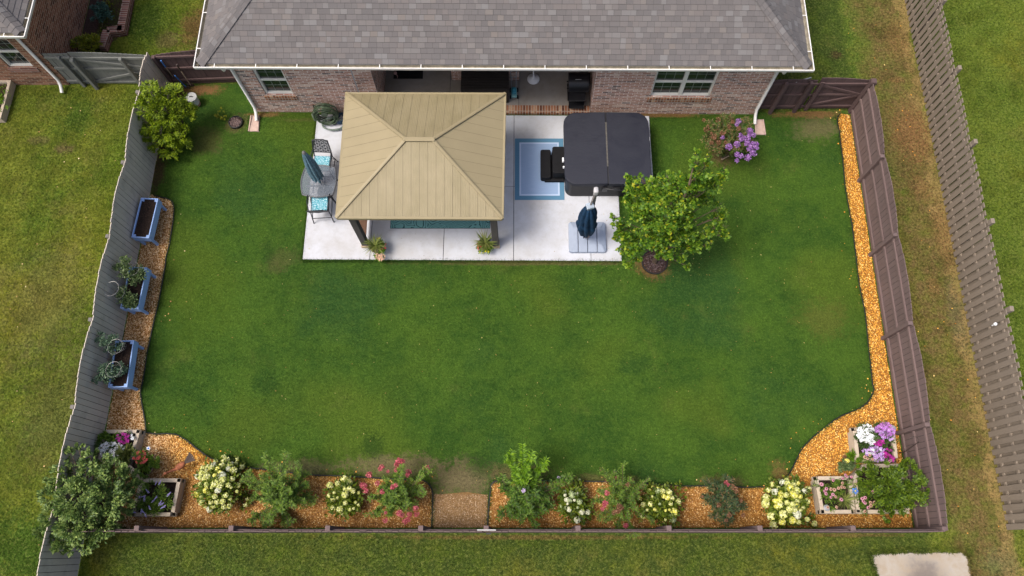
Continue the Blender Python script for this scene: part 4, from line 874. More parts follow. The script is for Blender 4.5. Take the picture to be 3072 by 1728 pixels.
ft = P(1768, 612, 2.45); fb = P(1757, 704, .42)
ft = Vector((uc.x-.10, uc.y-.14, 2.42)); fb = Vector((uc.x-.05, uc.y-.10, .42))
b = MB(); folded(b, ft, fb, lambda k: .07+.19*math.sin(math.pi*min(1, k*1.05))**.8*(1-.35*k)+(.05 if .5 < k < .85 else 0), 8); b.build("canopy", M_NAVY, um, smooth=60)
b = MB(); b.box(ft+Vector((0, 0, .02)), (.20, .17, .10), .3); b.build("hub", mat("hub_grey", (.32, .38, .45), .5), um, bevel=.02)
b = MB(); b.tube([(uc.x, uc.y, 2.86), ft], .025, 8); b.tube([ft, fb+Vector((0, 0, -.1))], .02, 8); b.build("arm", M_MAST, um, smooth=50)
b = MB(); b.tube([fb+Vector((.12*math.cos(t*.5), .12*math.sin(t*.5), .72)) for t in range(13)], .013, 6, True); b.build("tie_strap", M_NAVY, um)

# ------------------------------------------------------------------ dining set
TH = .74; t0 = [P(914, 504, TH), P(1002, 502, TH), P(1000, 583, TH), P(909, 584, TH)]
cx, cy = sum(p.x for p in t0)/4, sum(p.y for p in t0)/4; hx, hy = abs(t0[1].x-t0[0].x+t0[2].x-t0[3].x)/4, abs(t0[0].y-t0[3].y+t0[1].y-t0[2].y)/4
tb = thing("patio_table", "square glass patio table with a dark rim and bowed sides at the patio edge", "table", (cx, cy, PZ), -.03)
def bowed(k, n=10):
    c = [(-hx*k, -hy*k), (hx*k, -hy*k), (hx*k, hy*k), (-hx*k, hy*k)]; out = []
    for i in range(4):
        (x, y), (x2, y2) = c[i], c[(i+1) % 4]; nx, ny = (y2-y), -(x2-x); l = math.hypot(nx, ny)
        for j in range(n):
            f = j/n; bl = .075*math.sin(math.pi*f)*k; out.append((cx+x+(x2-x)*f+nx/l*bl, cy+y+(y2-y)*f+ny/l*bl))
    return out
b = MB(); b.prism(bowed(.97), TH-.008, TH); b.build("glass_top", M_TGL, tb)
b = MB(); b.tube([(x, y, TH-.004) for x, y in bowed(1)], .021, 8, True); b.build("rim", M_RIM, tb, smooth=60)
for sx in (-1, 1):
    for sy in (-1, 1):
        b = MB(); b.tube([(cx+sx*hx*.80, cy+sy*hy*.80, TH-.02), (cx+sx*hx*.70, cy+sy*hy*.72, .4), (cx+sx*hx*.85, cy+sy*hy*.86, PZ)], .02, 8); b.build("leg", M_CHAIR, tb, smooth=60)
b = MB()
for s_ in (-1, 1): b.bar((cx-hx*.8, cy+s_*hy*.35, TH-.03), (cx+hx*.8, cy+s_*hy*.35, TH-.03), .03, .025); b.bar((cx+s_*hx*.35, cy-hy*.8, TH-.055), (cx+s_*hx*.35, cy+hy*.8, TH-.055), .03, .025)
b.build("under_frame", M_GREYP, tb)
ub = P(977, 577, PZ); ubt = P(914, 458, 2.4)
pu = thing("patio_umbrella", "closed dusty teal umbrella standing through the glass table", "umbrella", ub)
b = MB(); b.lathe([(.24, 0), (.24, .03), (.19, .06), (.05, .09), (.03, .3)], ub, 28); b.build("base", M_BLKM, pu, smooth=40)
b = MB(); b.tube([ub, (ub.x, ub.y, 2.36)], .02, 10); b.build("pole", M_CHAIR, pu, smooth=60)
b = MB(); folded(b, (ub.x, ub.y, 2.42), (ub.x, ub.y, 1.02), lambda k: .035+.11*k**.7+.035*math.sin(math.pi*k), 8, tw=.12, ragged=.10); b.build("canopy", M_TEALU, pu, smooth=60)
b = MB(); b.lathe([(.05, 2.36), (.05, 2.42), (.025, 2.46), (0, 2.47)], (ub.x, ub.y, 0), 14); b.build("finial", M_MAST, pu, smooth=50)
n_ = NT("leaf_cushion"); o_ = n_.obj(); wv = n_.node("ShaderNodeTexVoronoi"); wv.feature = 'DISTANCE_TO_EDGE'; wv.inputs["Scale"].default_value = 11
mp = n_.node("ShaderNodeMapping"); n_.link(o_, mp.inputs[0]); mp.inputs["Scale"].default_value = (1, .45, 1); mp.inputs["Rotation"].default_value = (0, 0, .7)
ad = n_.node("ShaderNodeVectorMath", operation='ADD'); n_.link(mp.outputs[0], ad.inputs[0]); nz = n_.node("ShaderNodeTexNoise"); nz.inputs["Scale"].default_value = 7; n_.link(o_, nz.inputs[0]); n_.link(nz.outputs[1], ad.inputs[1]); n_.link(ad.outputs[0], wv.inputs["Vector"])
c_ = n_.ramp(wv.outputs[0], [(0, (.72, .80, .82)), (.03, (.62, .76, .80)), (.07, (.04, .34, .44)), (.2, (.010, .15, .22)), (.4, (.05, .36, .44)), (.5, (.5, .7, .74))]); M_CUSH = n_.done(c_, .85, 0, .1)
def chair(label, c, rz):
    """seat facing local +y"""
    t = thing("patio_chair", label, "chair", c, rz, "patio dining chairs"); SH = .50; W = .26; D = .25
    z = lambda p: Vector(p)
    b = MB(); b.box((0, 0, SH), (2*W, 2*D, .03)); b.build("seat", M_CHAIR, t, local=True, bevel=.01)
    b = MB(); b.box((0, .01, SH+.045), (2*W-.06, 2*D-.04, .06)); b.build("cushion", M_CUSH, t, local=True, bevel=.025, seg=3)
    BH = 1.02; ty = -D-.20
    b = MB()
    for s_ in (-1, 1): b.tube([(s_*W, -D, SH), (s_*W*.98, -D-.08, .72), (s_*W*.85, ty, BH)], .018, 8)
    b.tube([(-W*.85, ty, BH), (-W*.4, ty-.02, BH+.045), (W*.4, ty-.02, BH+.045), (W*.85, ty, BH)], .02, 8); b.tube([(-W, -D-.05, .64), (0, -D-.065, .62), (W, -D-.05, .64)], .014, 8)
    bf = b.build("back_frame", M_CHAIR, t, local=True, smooth=60)
    b = MB(); nx, nz_ = 7, 7
    def bp_(u, v): return Vector(((u-.5)*2*W*(.97-.1*v), -D-.055-(ty+D+.055)*-v if False else -D-.055+(ty+D+.055)*v-.012, .64+(BH+.03-.64)*v))
    for i in range(nx+1): b.bar(bp_(i/nx, 0), bp_(i/nx, 1), .02, .008, (0, 1, 0))
    for j in range(nz_+1): b.bar(bp_(0, j/nz_), bp_(1, j/nz_), .02, .009, (0, 1, 0))
    for i in range(nx):
        for j in range(nz_):
            if (i+j) % 2 == 0: b.bar(bp_(i/nx, j/nz_), bp_((i+1)/nx, (j+1)/nz_), .016, .0085, (0, 1, 0))
            else: b.bar(bp_((i+1)/nx, j/nz_), bp_(i/nx, (j+1)/nz_), .016, .0085, (0, 1, 0))
    b.build("lattice", M_CHAIR, bf, local=True)
    for sx in (-1, 1):
        b = MB(); b.tube([(sx*W, D, SH), (sx*(W+.03), D+.05, 0)], .016, 8); b.build("leg", M_CHAIR, t, local=True, smooth=60)
        b = MB(); b.tube([(sx*W, -D, SH), (sx*(W+.03), -D-.11, 0)], .016, 8); b.build("leg", M_CHAIR, t, local=True, smooth=60)
        b = MB(); b.tube([(sx*W*1.0, -D-.08, .72), (sx*(W+.05), -.02, .74), (sx*(W+.05), D*.8, .70), (sx*W, D, SH)], .017, 8); b.build("armrest", M_CHAIR, t, local=True, smooth=60)
    b = MB(); b.tube([(-W-.015, -D-.06, .24), (W+.015, -D-.06, .24)], .012, 6)
    for s_ in (-1, 1): b.tube([(s_*(W+.015), -D-.06, .24), (s_*(W+.015), D+.025, .24)], .012, 6)
    b.build("stretcher", M_CHAIR, t, local=True)
    return t
p = P(966, 492, PZ+.52); chair("patio chair with leaf print cushion and lattice back above the table", (p.x, p.y+.02, PZ), math.pi-.05)
p = P(960, 610, PZ+.52); chair("patio chair with leaf print cushion seen from behind below the table", (p.x+.0, p.y-.02, PZ), .06)

# ------------------------------------------------------------------ things on the porch and patio
FZ = .101
b0 = P(1384, 300, FZ); yfr = P(1450, 268, .80).y; ybk = P(1450, 205, .80).y; x0, x1 = P(1382, 268, .80).x, P(1526, 268, .80).x
t = thing("storage_box", "dark brown slatted storage box between the brick piers on the porch", "storage box", ((x0+x1)/2, yfr, FZ))
b = MB(); n = 8
for i in range(n): y0 = yfr+(ybk-yfr)*i/n; b.bx(x0, x1, y0+.004, y0+(ybk-yfr)/n-.004, .77, .80)
b.build("lid", M_BRNP, t, bevel=.006)
b = MB(); b.bx(x0+.03, x1-.03, yfr+.05, ybk-.03, FZ+.08, .765)
for i in range(6): b.bx(x0+.02, x1-.02, yfr+.035, yfr+.05, FZ+.10+i*.105, FZ+.19+i*.105)
b.build("body", M_BRNP, t)
for xx in (x0+.05, x1-.05):
    for yy in (yfr+.03, ybk-.08): b = MB(); b.bx(xx-.045, xx+.045, yy-.045, yy+.045, FZ, .768); b.build("leg", M_BRNP, t, bevel=.008)
c0, c1 = P2(1181, 236, FZ), P2(1268, 236, FZ); t = thing("doormat", "black rectangular doormat on the porch floor", "doormat", (*c0, FZ)); b = MB(); b.bx(c0[0], c1[0], c0[1], c0[1]+.62, FZ, FZ+.012); b.build("rubber", M_MAT, t); b = MB(); b.tube([(c0[0], c0[1], FZ+.01), (c1[0], c0[1], FZ+.01), (c1[0], c0[1]+.62, FZ+.01), (c0[0], c0[1]+.62, FZ+.01)], .01, 6, True); b.build("border", M_BLK, t)
c = P(1186, 219, FZ+.05); t = thing("dog_toy", "small pinkish round toy with a curved tail on the doormat", "toy", c); b = MB(); b.ell(c, (.055, .06, .045)); b.build("head", M_PINK, t, smooth=60); b = MB(); b.tube([c+Vector((.03, -.04, 0)), c+Vector((.07, -.1, -.015)), c+Vector((.07, -.17, -.02))], [.018, .014, .008], 8); b.build("tail", M_PINK, t, smooth=60)
# toy mower
c = P(1542, 284, FZ); t = thing("toy_mower", "small teal toy lawn mower with a grey handle beside the storage box", "toy mower", c, .03)
b = MB(); b.prism(rrect(-.09, .09, -.16, .16, .04, 4), .06, .13); b.build("deck", M_TEALL, t, local=True, bevel=.015, smooth=40)
b = MB(); b.prism(rrect(-.07, .07, -.08, .13, .04, 4), .13, .23); b.ell((0, .03, .24), (.055, .06, .04)); b.build("engine_cover", M_TEALM, t, local=True, bevel=.02, smooth=40)
for sx in (-1, 1):
    for sy, r in ((-.12, .055), (.12, .07)):
        b = MB(); b.lathe([(0, -.02), (r, -.02), (r, .02), (0, .02)], n=16, M=Matrix.Translation((sx*.11, sy, r)) @ Matrix.Rotation(R(90), 4, 'Y')); b.build("wheel", M_BLK, t, local=True, smooth=40)
b = MB()
for sx in (-1, 1): b.tube([(sx*.07, .14, .16), (sx*.075, .34, .42), (sx*.10, .44, .58)], .012, 6)
b.tube([(-.10, .44, .58), (-.09, .54, .66), (.09, .54, .66), (.10, .44, .58)], .014, 6); b.tube([(-.075, .34, .42), (.075, .34, .42)], .01, 6); b.tube([(-.09, .47, .6), (.09, .47, .6)], .02, 6); b.build("handle", M_GREYP, t, local=True, smooth=60)
c = P(1600, 238, FZ); t = thing("pole_stand", "round white plastic base with a slim white pole on the porch", "stand", c); b = MB(); b.lathe([(.19, 0), (.19, .035), (.165, .06), (.10, .075), (.085, .09)], c, 32); b.build("base", M_WPL, t, smooth=35); b = MB(); b.lathe([(.06, .08), (.05, .12), (.028, .2)], c, 20); b.build("hub", M_WPL, t, smooth=45); b = MB(); b.tube([c+Vector((0, 0, .1)), c+Vector((0, 0, 2.2))], .019, 12); b.build("pole", M_WPL, t, smooth=60)
# smoker grill
g0 = P(1712, 312, FZ); g1 = P(1750, 312, FZ); t = thing("smoker_grill", "black cart smoker with a folding shelf beside the right brick wall", "grill", ((g0.x+g1.x)/2, g0.y+.4, FZ))
x0, x1 = P(1704, 268, .85).x, P(1771, 268, .85).x; y0 = P(1735, 268, .85).y
b = MB(); prof = [(.0, .70), (.0, .84), (.10, .98), (.25, 1.05), (.42, 1.03), (.55, .92), (.6, .78), (.6, .70)]
b.add([(x0+.02, y0+a, z_) for a, z_ in prof]+[(x1-.05, y0+a, z_) for a, z_ in prof], [tuple(range(8))[::-1], tuple(range(8, 16))]+[(i, (i+1) % 8, 8+(i+1) % 8, 8+i) for i in range(8)]); b.build("hood", M_BLKM, t, smooth=40, bevel=.01)
hp = P(1735, 240, 1.06); b = MB(); b.tube([(hp.x-.09, hp.y, 1.085), (hp.x+.09, hp.y, 1.085)], .012, 8); b.build("handle", M_STEEL, t)
sx0, sx1 = P(1707, 302, .72).x, P(1757, 302, .72).x; sy = P(1735, 303, .72).y
b = MB(); b.bx(sx0, sx1, sy, y0-.03, .70, .73); b.build("front_shelf", M_BLKM, t, bevel=.008)
b = MB(); b.bx(x0+.02, x1-.1, y0-.02, y0+.6, .26, .29); b.bx(sx0+.02, sx1-.02, sy+.03, y0, .26, .285); b.build("lower_shelf", M_BLKM, t)
for xx in (g0.x, g1.x):
    for yy in (g0.y, y0+.56): b = MB(); b.bx(xx-.022, xx+.022, yy-.022, yy+.022, FZ+.05, .70); lg = b.build("leg", M_BLKM, t); b = MB(); b.lathe([(0, -.015), (.04, -.015), (.04, .015), (0, .015)], n=14, M=Matrix.Translation((xx, yy, FZ+.04)) @ Matrix.Rotation(R(90), 4, 'Y')); b.build("caster", M_BLK, lg, smooth=40)
b = MB(); b.bx(x1-.05, x1, y0+.05, y0+.5, .62, .98); b.build("hopper", M_BLKM, t, bevel=.015)
for i in range(3): c = Vector((x0+.0, y0+.08+i*.12, .78)); b = MB(); b.ell(c, (.03, .022, .022)); b.build("knob", M_BLK, t, smooth=60)

# hose reel, sprayer, small pot, blue hose
c = P(985, 345, 0); t = thing("garden_hose", "big green garden hose coiled on a hanger against the house wall", "hose", c)
hc = P(980, 318, .48); hc.y = min(hc.y, 12.42); b = MB(); rd = random.Random(5); pts = []
turns = 15
for i in range(turns*22):
    a = 2*math.pi*i/22; k = i/(turns*22); r = .30+.045*math.sin(a*.31+k*9); pts.append((hc.x+r*1.05*math.cos(a)+.02*rd.uniform(-1, 1), hc.y-.05-.26*k+.012*rd.uniform(-1, 1)-.05*max(0, -math.sin(a)), .50+(r+.03)*math.sin(a)+.02*math.sin(k*30)))
b.tube(pts, .0125, 6); b.build("coil", M_HOSE, t, smooth=60)
b = MB(); pts = []
for i in range(6*22):
    a = 2*math.pi*i/22; k = i/(6*22); r = .30+.05*k; pts.append((hc.x+.16+r*math.cos(a), hc.y-.34+r*.55*math.sin(a)+.02*rd.uniform(-1, 1), PZ+.06+.03*k+.12*max(0, math.sin(a))+.03*rd.random()))
b.tube(pts, .0125, 6); b.build("loose_loops", M_HOSEL, t, smooth=60)
b = MB(); b.box((hc.x, hc.y+.02, .5), (.22, .12, .3)); b.tube([(hc.x, hc.y-.3, .62), (hc.x, hc.y+.05, .62)], .1, 12); b.build("hanger", M_HOSE, t)
b = MB(); b.tube([(hc.x-.25, hc.y-.03, .62), (hc.x-.36, hc.y+.02, .66), (hc.x-.37, hc.y+.0, .45), (hc.x-.3, hc.y-.1, .3)], .012, 6); b.build("lead", M_BLK, t)
c = P(953, 360, 0); t = thing("pump_sprayer", "small grey green twin-tank sprayer beside the coiled hose", "sprayer", c)
for dx in (-.055, .06): b = MB(); b.lathe([(.055, 0), (.058, .02), (.058, .30), (.045, .34), (.02, .36)], (c.x+dx, c.y, 0), 16); b.build("tank", mat("sage_plastic", (.13, .16, .12), .45), t, smooth=45)
b = MB(); b.tube([(c.x-.055, c.y, .36), (c.x-.03, c.y+.02, .46), (c.x+.05, c.y+.02, .46), (c.x+.06, c.y, .36)], .014, 8); b.build("handle", M_HOSE, t, smooth=60); b = MB(); b.box((c.x+.02, c.y-.03, .44), (.035, .03, .08)); b.build("tag", M_WPL, t)
c = P(1003, 370, PZ); t = thing("plant_pot", "small empty black pot beside the coiled green hose", "pot", c); b = MB(); b.lathe([(.06, 0), (.085, .14), (.09, .15), (.075, .15), (.07, .10), (0, .10)], c, 20); b.build("shell", M_BLK, t, smooth=35); b = MB(); b.lathe([(.069, .102), (0, .108)], c, 16); b.build("soil", M_SOIL, t)
c = P(1027, 362, PZ); t = thing("garden_hose", "dark blue hose heap at the gazebo roof edge", "hose", c); b = MB(); pts = []
for i in range(9*18): a = 2*math.pi*i/18; r = .17+.03*math.sin(i*.7); pts.append((c.x+r*math.cos(a), c.y+r*math.sin(a)*.9, PZ+.03+.02*(i/18)+.02*rd.random()))
b.tube(pts, .011, 6); b.build("coil", M_BHOSE, t, smooth=60); b = MB(); b.box((c.x+.02, c.y, PZ+.25), (.05, .03, .03), .4); b.build("nozzle", M_STEEL, t)
# pail
c = P(589, 312, 0); t = thing("pail", "white lidded pail with a muddy brown bottom by the yellow green shrub", "pail", c); tl = Matrix.Translation(c)
b = MB(); b.lathe([(.135, .0), (.14, .10)], n=28, M=tl); b.build("muddy_bottom", M_RUSTP, t, smooth=40)
b = MB(); b.lathe([(.141, .10), (.155, .36)], n=28, M=tl); b.build("body", M_PAIL, t, smooth=40)
b = MB(); b.lathe([(.162, .345), (.165, .36), (.165, .385), (.15, .39), (.14, .38), (0, .382)], n=28, M=tl); b.build("lid", M_LID, t, smooth=40)
b = MB(); b.tube([(c.x-.05, c.y, .385), (c.x-.03, c.y, .42), (c.x+.03, c.y, .42), (c.x+.05, c.y, .385)], .01, 6); b.build("handle", M_BLK, t)

# ------------------------------------------------------------------ plant builders
def cloud(clumps, n, size, tmpl=T_RH, up=.35, twig=.30, shell=.5, squash=.85, wild=.6):
    """leaves gathered on twigs spread through each clump (x, y, z, r)"""
    C = np.array([c[:3] for c in clumps], float); Rr = np.array([c[3] for c in clumps], float)
    wgt = Rr**2/np.sum(Rr**2); k = rng.choice(len(C), n, p=wgt)
    tw = []; own = []
    for i in range(len(C)):
        m = max(5, int(26*(Rr[i]/.4)**1.3)); d = rdir(m); d[:, 2] = d[:, 2]*.85+.12
        tw.append(C[i]+d*(Rr[i]*(shell+(1-shell)*rng.random((m, 1))))*np.array([1, 1, squash])); own.append(m)
    off = np.concatenate(([0], np.cumsum(own)))[:-1]; TW = np.concatenate(tw); own = np.array(own)
    ti = off[k]+(rng.random(n)*own[k]).astype(int)
    pos = TW[ti]+rng.normal(0, 1, (n, 3))*(twig*Rr[k])[:, None]*np.array([1, 1, .8])*.55
    pos[:, 2] = np.maximum(pos[:, 2], .03)
    out = pos-C[k]; out /= (np.linalg.norm(out, axis=1, keepdims=True)+1e-6)
    tout = TW[ti]-C[k]; tout /= (np.linalg.norm(tout, axis=1, keepdims=True)+1e-6)
    ax = out*.5+tout*.5+rdir(n)*wild+np.array([0, 0, up*.4]); nr = np.array([[0, 0, 1.0]])*(.5+up)+out*.5+rdir(n)*.55
    s = size*rng.uniform(.6, 1.25, n)
    return instances(*tmpl, pos, ax, nr, s)
def limbs(b, base, tips, r0=.03, n=6, sag=.0):
    base = Vector(base)
    for t in tips:
        t = Vector(t); m = base.lerp(t, .5); m.z += .12*(t-base).length*.3; m.x -= (t.x-base.x)*.12; m.y -= (t.y-base.y)*.12
        b.tube([base, base.lerp(m, .5), m, m.lerp(t, .55), t], [r0, r0*.8, r0*.6, r0*.42, r0*.2], n)
def W(c):   # (px, py, h, r) -> world clump
    p = P(c[0], c[1], c[2]); return (p.x, p.y, p.z, c[3])
def bush(name, label, cat, base, clumps, n, size, m, tmpl=T_RH, group=None, stem=M_BARK, r0=.025, part="foliage", **k):
    bw = P(*base) if len(base) == 2 else P(*base); t = thing(name, label, cat, bw, 0, group); cl = [W(c) for c in clumps]
    V, F = cloud(cl, n, size, tmpl, **k); fast(part, V, F, m, t)
    b = MB(); limbs(b, bw, [(c[0], c[1], c[2]+c[3]*.3) for c in cl], r0); b.build("stems", stem, t, smooth=60)
    return t
def sprays(base, tips, per, size, tmpl=T_LONG, twigs=7, tl=.28, start=.3, spread=.9):
    """leafy arching shoots: pairs of leaves along every stem and side twig"""
    base = np.array(base); pos = []; ax = []; nr = []; stems = []
    for tp in tips:
        tp = np.array(tp, float); L_ = np.linalg.norm(tp-base); mid = base*.45+tp*.55+np.array([0, 0, .10*L_])+rng.normal(0, .03, 3)
        bez = lambda u: (1-u)**2*base+2*u*(1-u)*mid+u*u*tp
        lines = [(lambda u, f=bez: f(start+(1-start)*u), L_*(1-start), 1.0)]
        for j in range(twigs):
            u0 = rng.uniform(start, .95); o = bez(u0); d = rdir(1)[0]; d[2] = d[2]*.4+.25; out = (tp-base)/L_; d = d*spread+out*.7; d /= np.linalg.norm(d); l = tl*rng.uniform(.5, 1.2)*(1.15-u0*.5)
            lines.append((lambda u, o=o, d=d, l=l: o+d*l*u+np.array([0, 0, -.25*l*u*u]), l, .8)); stems.append((o, o+d*l*.6, .004))
        stems.append((base, bez(.5), tp))
        for f, l, sc2 in lines:
            m_ = max(3, int(l/.028*per))
            for i in range(m_):
                u = (i+rng.random()*.5)/m_; a = f(u); e = f(min(1, u+.03))-f(max(0, u-.03)); e /= (np.linalg.norm(e)+1e-9)
                sd = np.cross(e, np.array([0, 0, 1.0])); sd /= (np.linalg.norm(sd)+1e-9)
                for sgn in (-1, 1):
                    pos.append(a); ax.append(sd*sgn+e*.55+rng.normal(0, .25, 3)); nr.append(np.array([0, 0, 1.0])+rng.normal(0, .3, 3))
    N = len(pos); V, F = instances(*tmpl, np.array(pos), np.array(ax), np.array(nr), size*rng.uniform(.65, 1.2, N))
    V[:, 2] = np.maximum(V[:, 2], .02)
    return V, F, stems
def stems_mesh(t, base, stems, m=M_BARK, r0=.014):
    b = MB()
    for s in stems:
        if isinstance(s[2], float): b.tube([s[0], s[1]], [.005, .003], 4)
        else: b.tube([s[0], s[1], s[2]], [r0, r0*.7, r0*.25], 6)
    b.build("stems", m, t, smooth=60)
# blossoms: one shared mesh per kind, each blossom its own object
def mesh_only(name, V, F, mats, mi=None):
    o = fast(name, V, F, mats, mi=mi); me = o.data; bpy.data.objects.remove(o); return me
def ball_mesh(name, m, n=90, cone=1.25, ps=.42):
    d = rdir(n); d[:, 2] = np.abs(d[:, 2])*1.0-.25; d /= np.linalg.norm(d, axis=1, keepdims=True); pos = d*np.array([1, 1, cone])*rng.uniform(.8, 1, (n, 1))
    t = np.array([(-.5, 0, 0), (0, -.5, .08), (.5, 0, 0), (0, .5, .08), ]); f = np.array([(0, 1, 2), (0, 2, 3)])
    V, F = instances(t, f, pos, rdir(n), d+rdir(n)*.45, ps*rng.uniform(.7, 1.2, n)*1.4); 
    i = np.array([(0, 0, cone*.8), (.7, 0, 0), (0, .7, 0), (-.7, 0, 0), (0, -.7, 0)]); fi = np.array([(0, 1, 2), (0, 2, 3), (0, 3, 4), (0, 4, 1)])
    return mesh_only(name, np.concatenate((V, i)), np.concatenate((F, fi+len(V))), m)
def panicle_mesh(name, m, n=110, ln=1.5):
    d = rng.normal(0, .48, (n, 3)); d = d/np.maximum(1, np.linalg.norm(d, axis=1, keepdims=True)/.85)*np.array([1, 1, ln*.62]); 
    t = np.array([(-.5, 0, 0), (0, -.5, .1), (.5, 0, 0), (0, .5, .1)]); f = np.array([(0, 1, 2), (0, 2, 3)])
    return mesh_only(name, *instances(t, f, d, rdir(n), rdir(n)+np.array([0, 0, .6]), .36*rng.uniform(.6, 1.3, n)), m)
def vinca_mesh(name, m):
    t = np.array([(.12, 0, 0), (.6, .42, .05), (1, .25, -.03), (1, -.25, -.03), (.6, -.42, .05)]); f = np.array([(0, 2, 1), (0, 3, 2), (0, 4, 3)])
    a = np.arange(5)*2*np.pi/5; ax = np.column_stack((np.cos(a), np.sin(a), 0*a)); return mesh_only(name, *instances(t, f, np.zeros((5, 3)), ax, np.tile((0, 0, 1.), (5, 1)), np.ones(5)), m)
def cone_mesh(name, m):
    t = np.array([(.2, .0, .05), (.6, .2, .0), (1, .0, -.22), (.6, -.2, .0)]); f = np.array([(0, 2, 1), (0, 3, 2)]); a = np.arange(13)*2*np.pi/13
    V, F = instances(t, f, np.zeros((13, 3)), np.column_stack((np.cos(a), np.sin(a), 0*a)), np.tile((0, 0, 1.), (13, 1)), np.ones(13))
    c = np.array([(.36*np.cos(k*np.pi/4), .36*np.sin(k*np.pi/4), .05) for k in range(8)]+[(.24*np.cos(k*np.pi/4), .24*np.sin(k*np.pi/4), .22) for k in range(8)]+[(0, 0, .3)])
    cf = [(k, (k+1) % 8, 8+(k+1) % 8) for k in range(8)]+[(k, 8+(k+1) % 8, 8+k) for k in range(8)]+[(8+k, 8+(k+1) % 8, 16) for k in range(8)]
    return mesh_only(name, np.concatenate((V, c)), np.concatenate((F, np.array(cf)+len(V))), [m, M_CONE], np.concatenate((np.zeros(len(F)), np.ones(len(cf)))))
def spike_mesh(name, m):
    n = 60; z = rng.random(n); a = rng.uniform(0, 6.28, n); r = .17*(1-z*.8); pos = np.column_stack((z, r*np.cos(a), r*np.sin(a)))
    t = np.array([(-.5, 0, 0), (0, -.5, .1), (.5, 0, 0), (0, .5, .1)]); f = np.array([(0, 1, 2), (0, 2, 3)])
    return mesh_only(name, *instances(t, f, pos, rdir(n), np.column_stack((0*z, np.cos(a), np.sin(a)))+rdir(n)*.3, .17*rng.uniform(.7, 1.2, n)), m)
def place(me, name, t, p, s, tilt=.5, dirn=None):
    o = bpy.data.objects.new(name, me); COL.objects.link(o); o.parent = t
    o.location = root_inv(t) @ Vector(p); o.scale = (s, s, s) if not isinstance(s, tuple) else s
    if dirn is not None: o.rotation_mode = 'QUATERNION'; o.rotation_quaternion = Vector(dirn).to_track_quat('X', 'Z')
    else: o.rotation_euler = (random.uniform(-tilt, tilt), random.uniform(-tilt, tilt), random.uniform(0, 6.28))
    return o
B_CREAM = [ball_mesh("flower_head", M_F_HYD) for _ in range(3)]; B_WH = [ball_mesh("flower_head", M_F_HYDW) for _ in range(3)]; B_YEL = [ball_mesh("flower_head", M_F_HYDY) for _ in range(2)]; B_GRN = [ball_mesh("flower_head", M_F_HYDG) for _ in range(3)]
PAN = {k: [panicle_mesh("flower_cluster", m) for _ in range(3)] for k, m in (("pink", M_F_PINK), ("purp", M_F_PURP), ("lav", M_F_LAV), ("seed", M_F_SEED))}
VIN = {k: vinca_mesh("blossom", m) for k, m in (("w", M_F_WHITE), ("v", M_F_VIO), ("m", M_F_MAG), ("l", M_F_LILAC), ("r", M_F_RED), ("p", M_F_PEACH), ("y", M_F_YEL))}
CON = {"p": cone_mesh("flower_head", M_F_CONE), "f": cone_mesh("flower_head", M_F_CONEP)}; SPK = spike_mesh("flower_spike", M_F_BUD)

# ------------------------------------------------------------------ maple and rings of mulch
def ring(label, px, py, r, h, group):
    c = P(px, py); t = thing("mulch_ring", label, "mulch ring", c, 0, group)
    b = MB(); b.lathe([(r+.012, 0), (r+.012, h), (r-.012, h+.004), (r-.02, .02)], c, 40); b.build("edging", M_EDGE, t, smooth=50)
    b = MB(); b.lathe([(r-.016, h*.55), (r*.6, h*.8), (r*.15, h*.9), (0, h*.9)], c, 32); b.build("mulch", M_MULCH, t, smooth=60)
    q = rng.normal(0, r*.45, (260, 2)); q = q[np.hypot(q[:, 0], q[:, 1]) < r*.9]; N = len(q); ax = rdir(N); ax[:, 2] *= .3
    V, F = instances(np.array([(-.5, -.2, 0), (.5, -.2, 0), (.5, .2, .1), (-.5, .2, .1)]), np.array([(0, 1, 2, 3)]), np.column_stack((q+np.array([c.x, c.y]), np.full(N, h*.9))), ax, np.tile((0, 0, 1.), (N, 1))+rdir(N)*.4, rng.uniform(.02, .06, N))
    return tag(fast("bark_chips", V, F, mat("bark_chip", (.13, .09, .085), .9, .5, 30, isl=.8), t), kind='stuff')
ring("black edged mulch ring under the leafy maple", 1963, 787, .36, .06, "mulch rings"); ring("small black mulch ring in the lawn near the left downspout", 709, 370, .20, .09, "mulch rings")
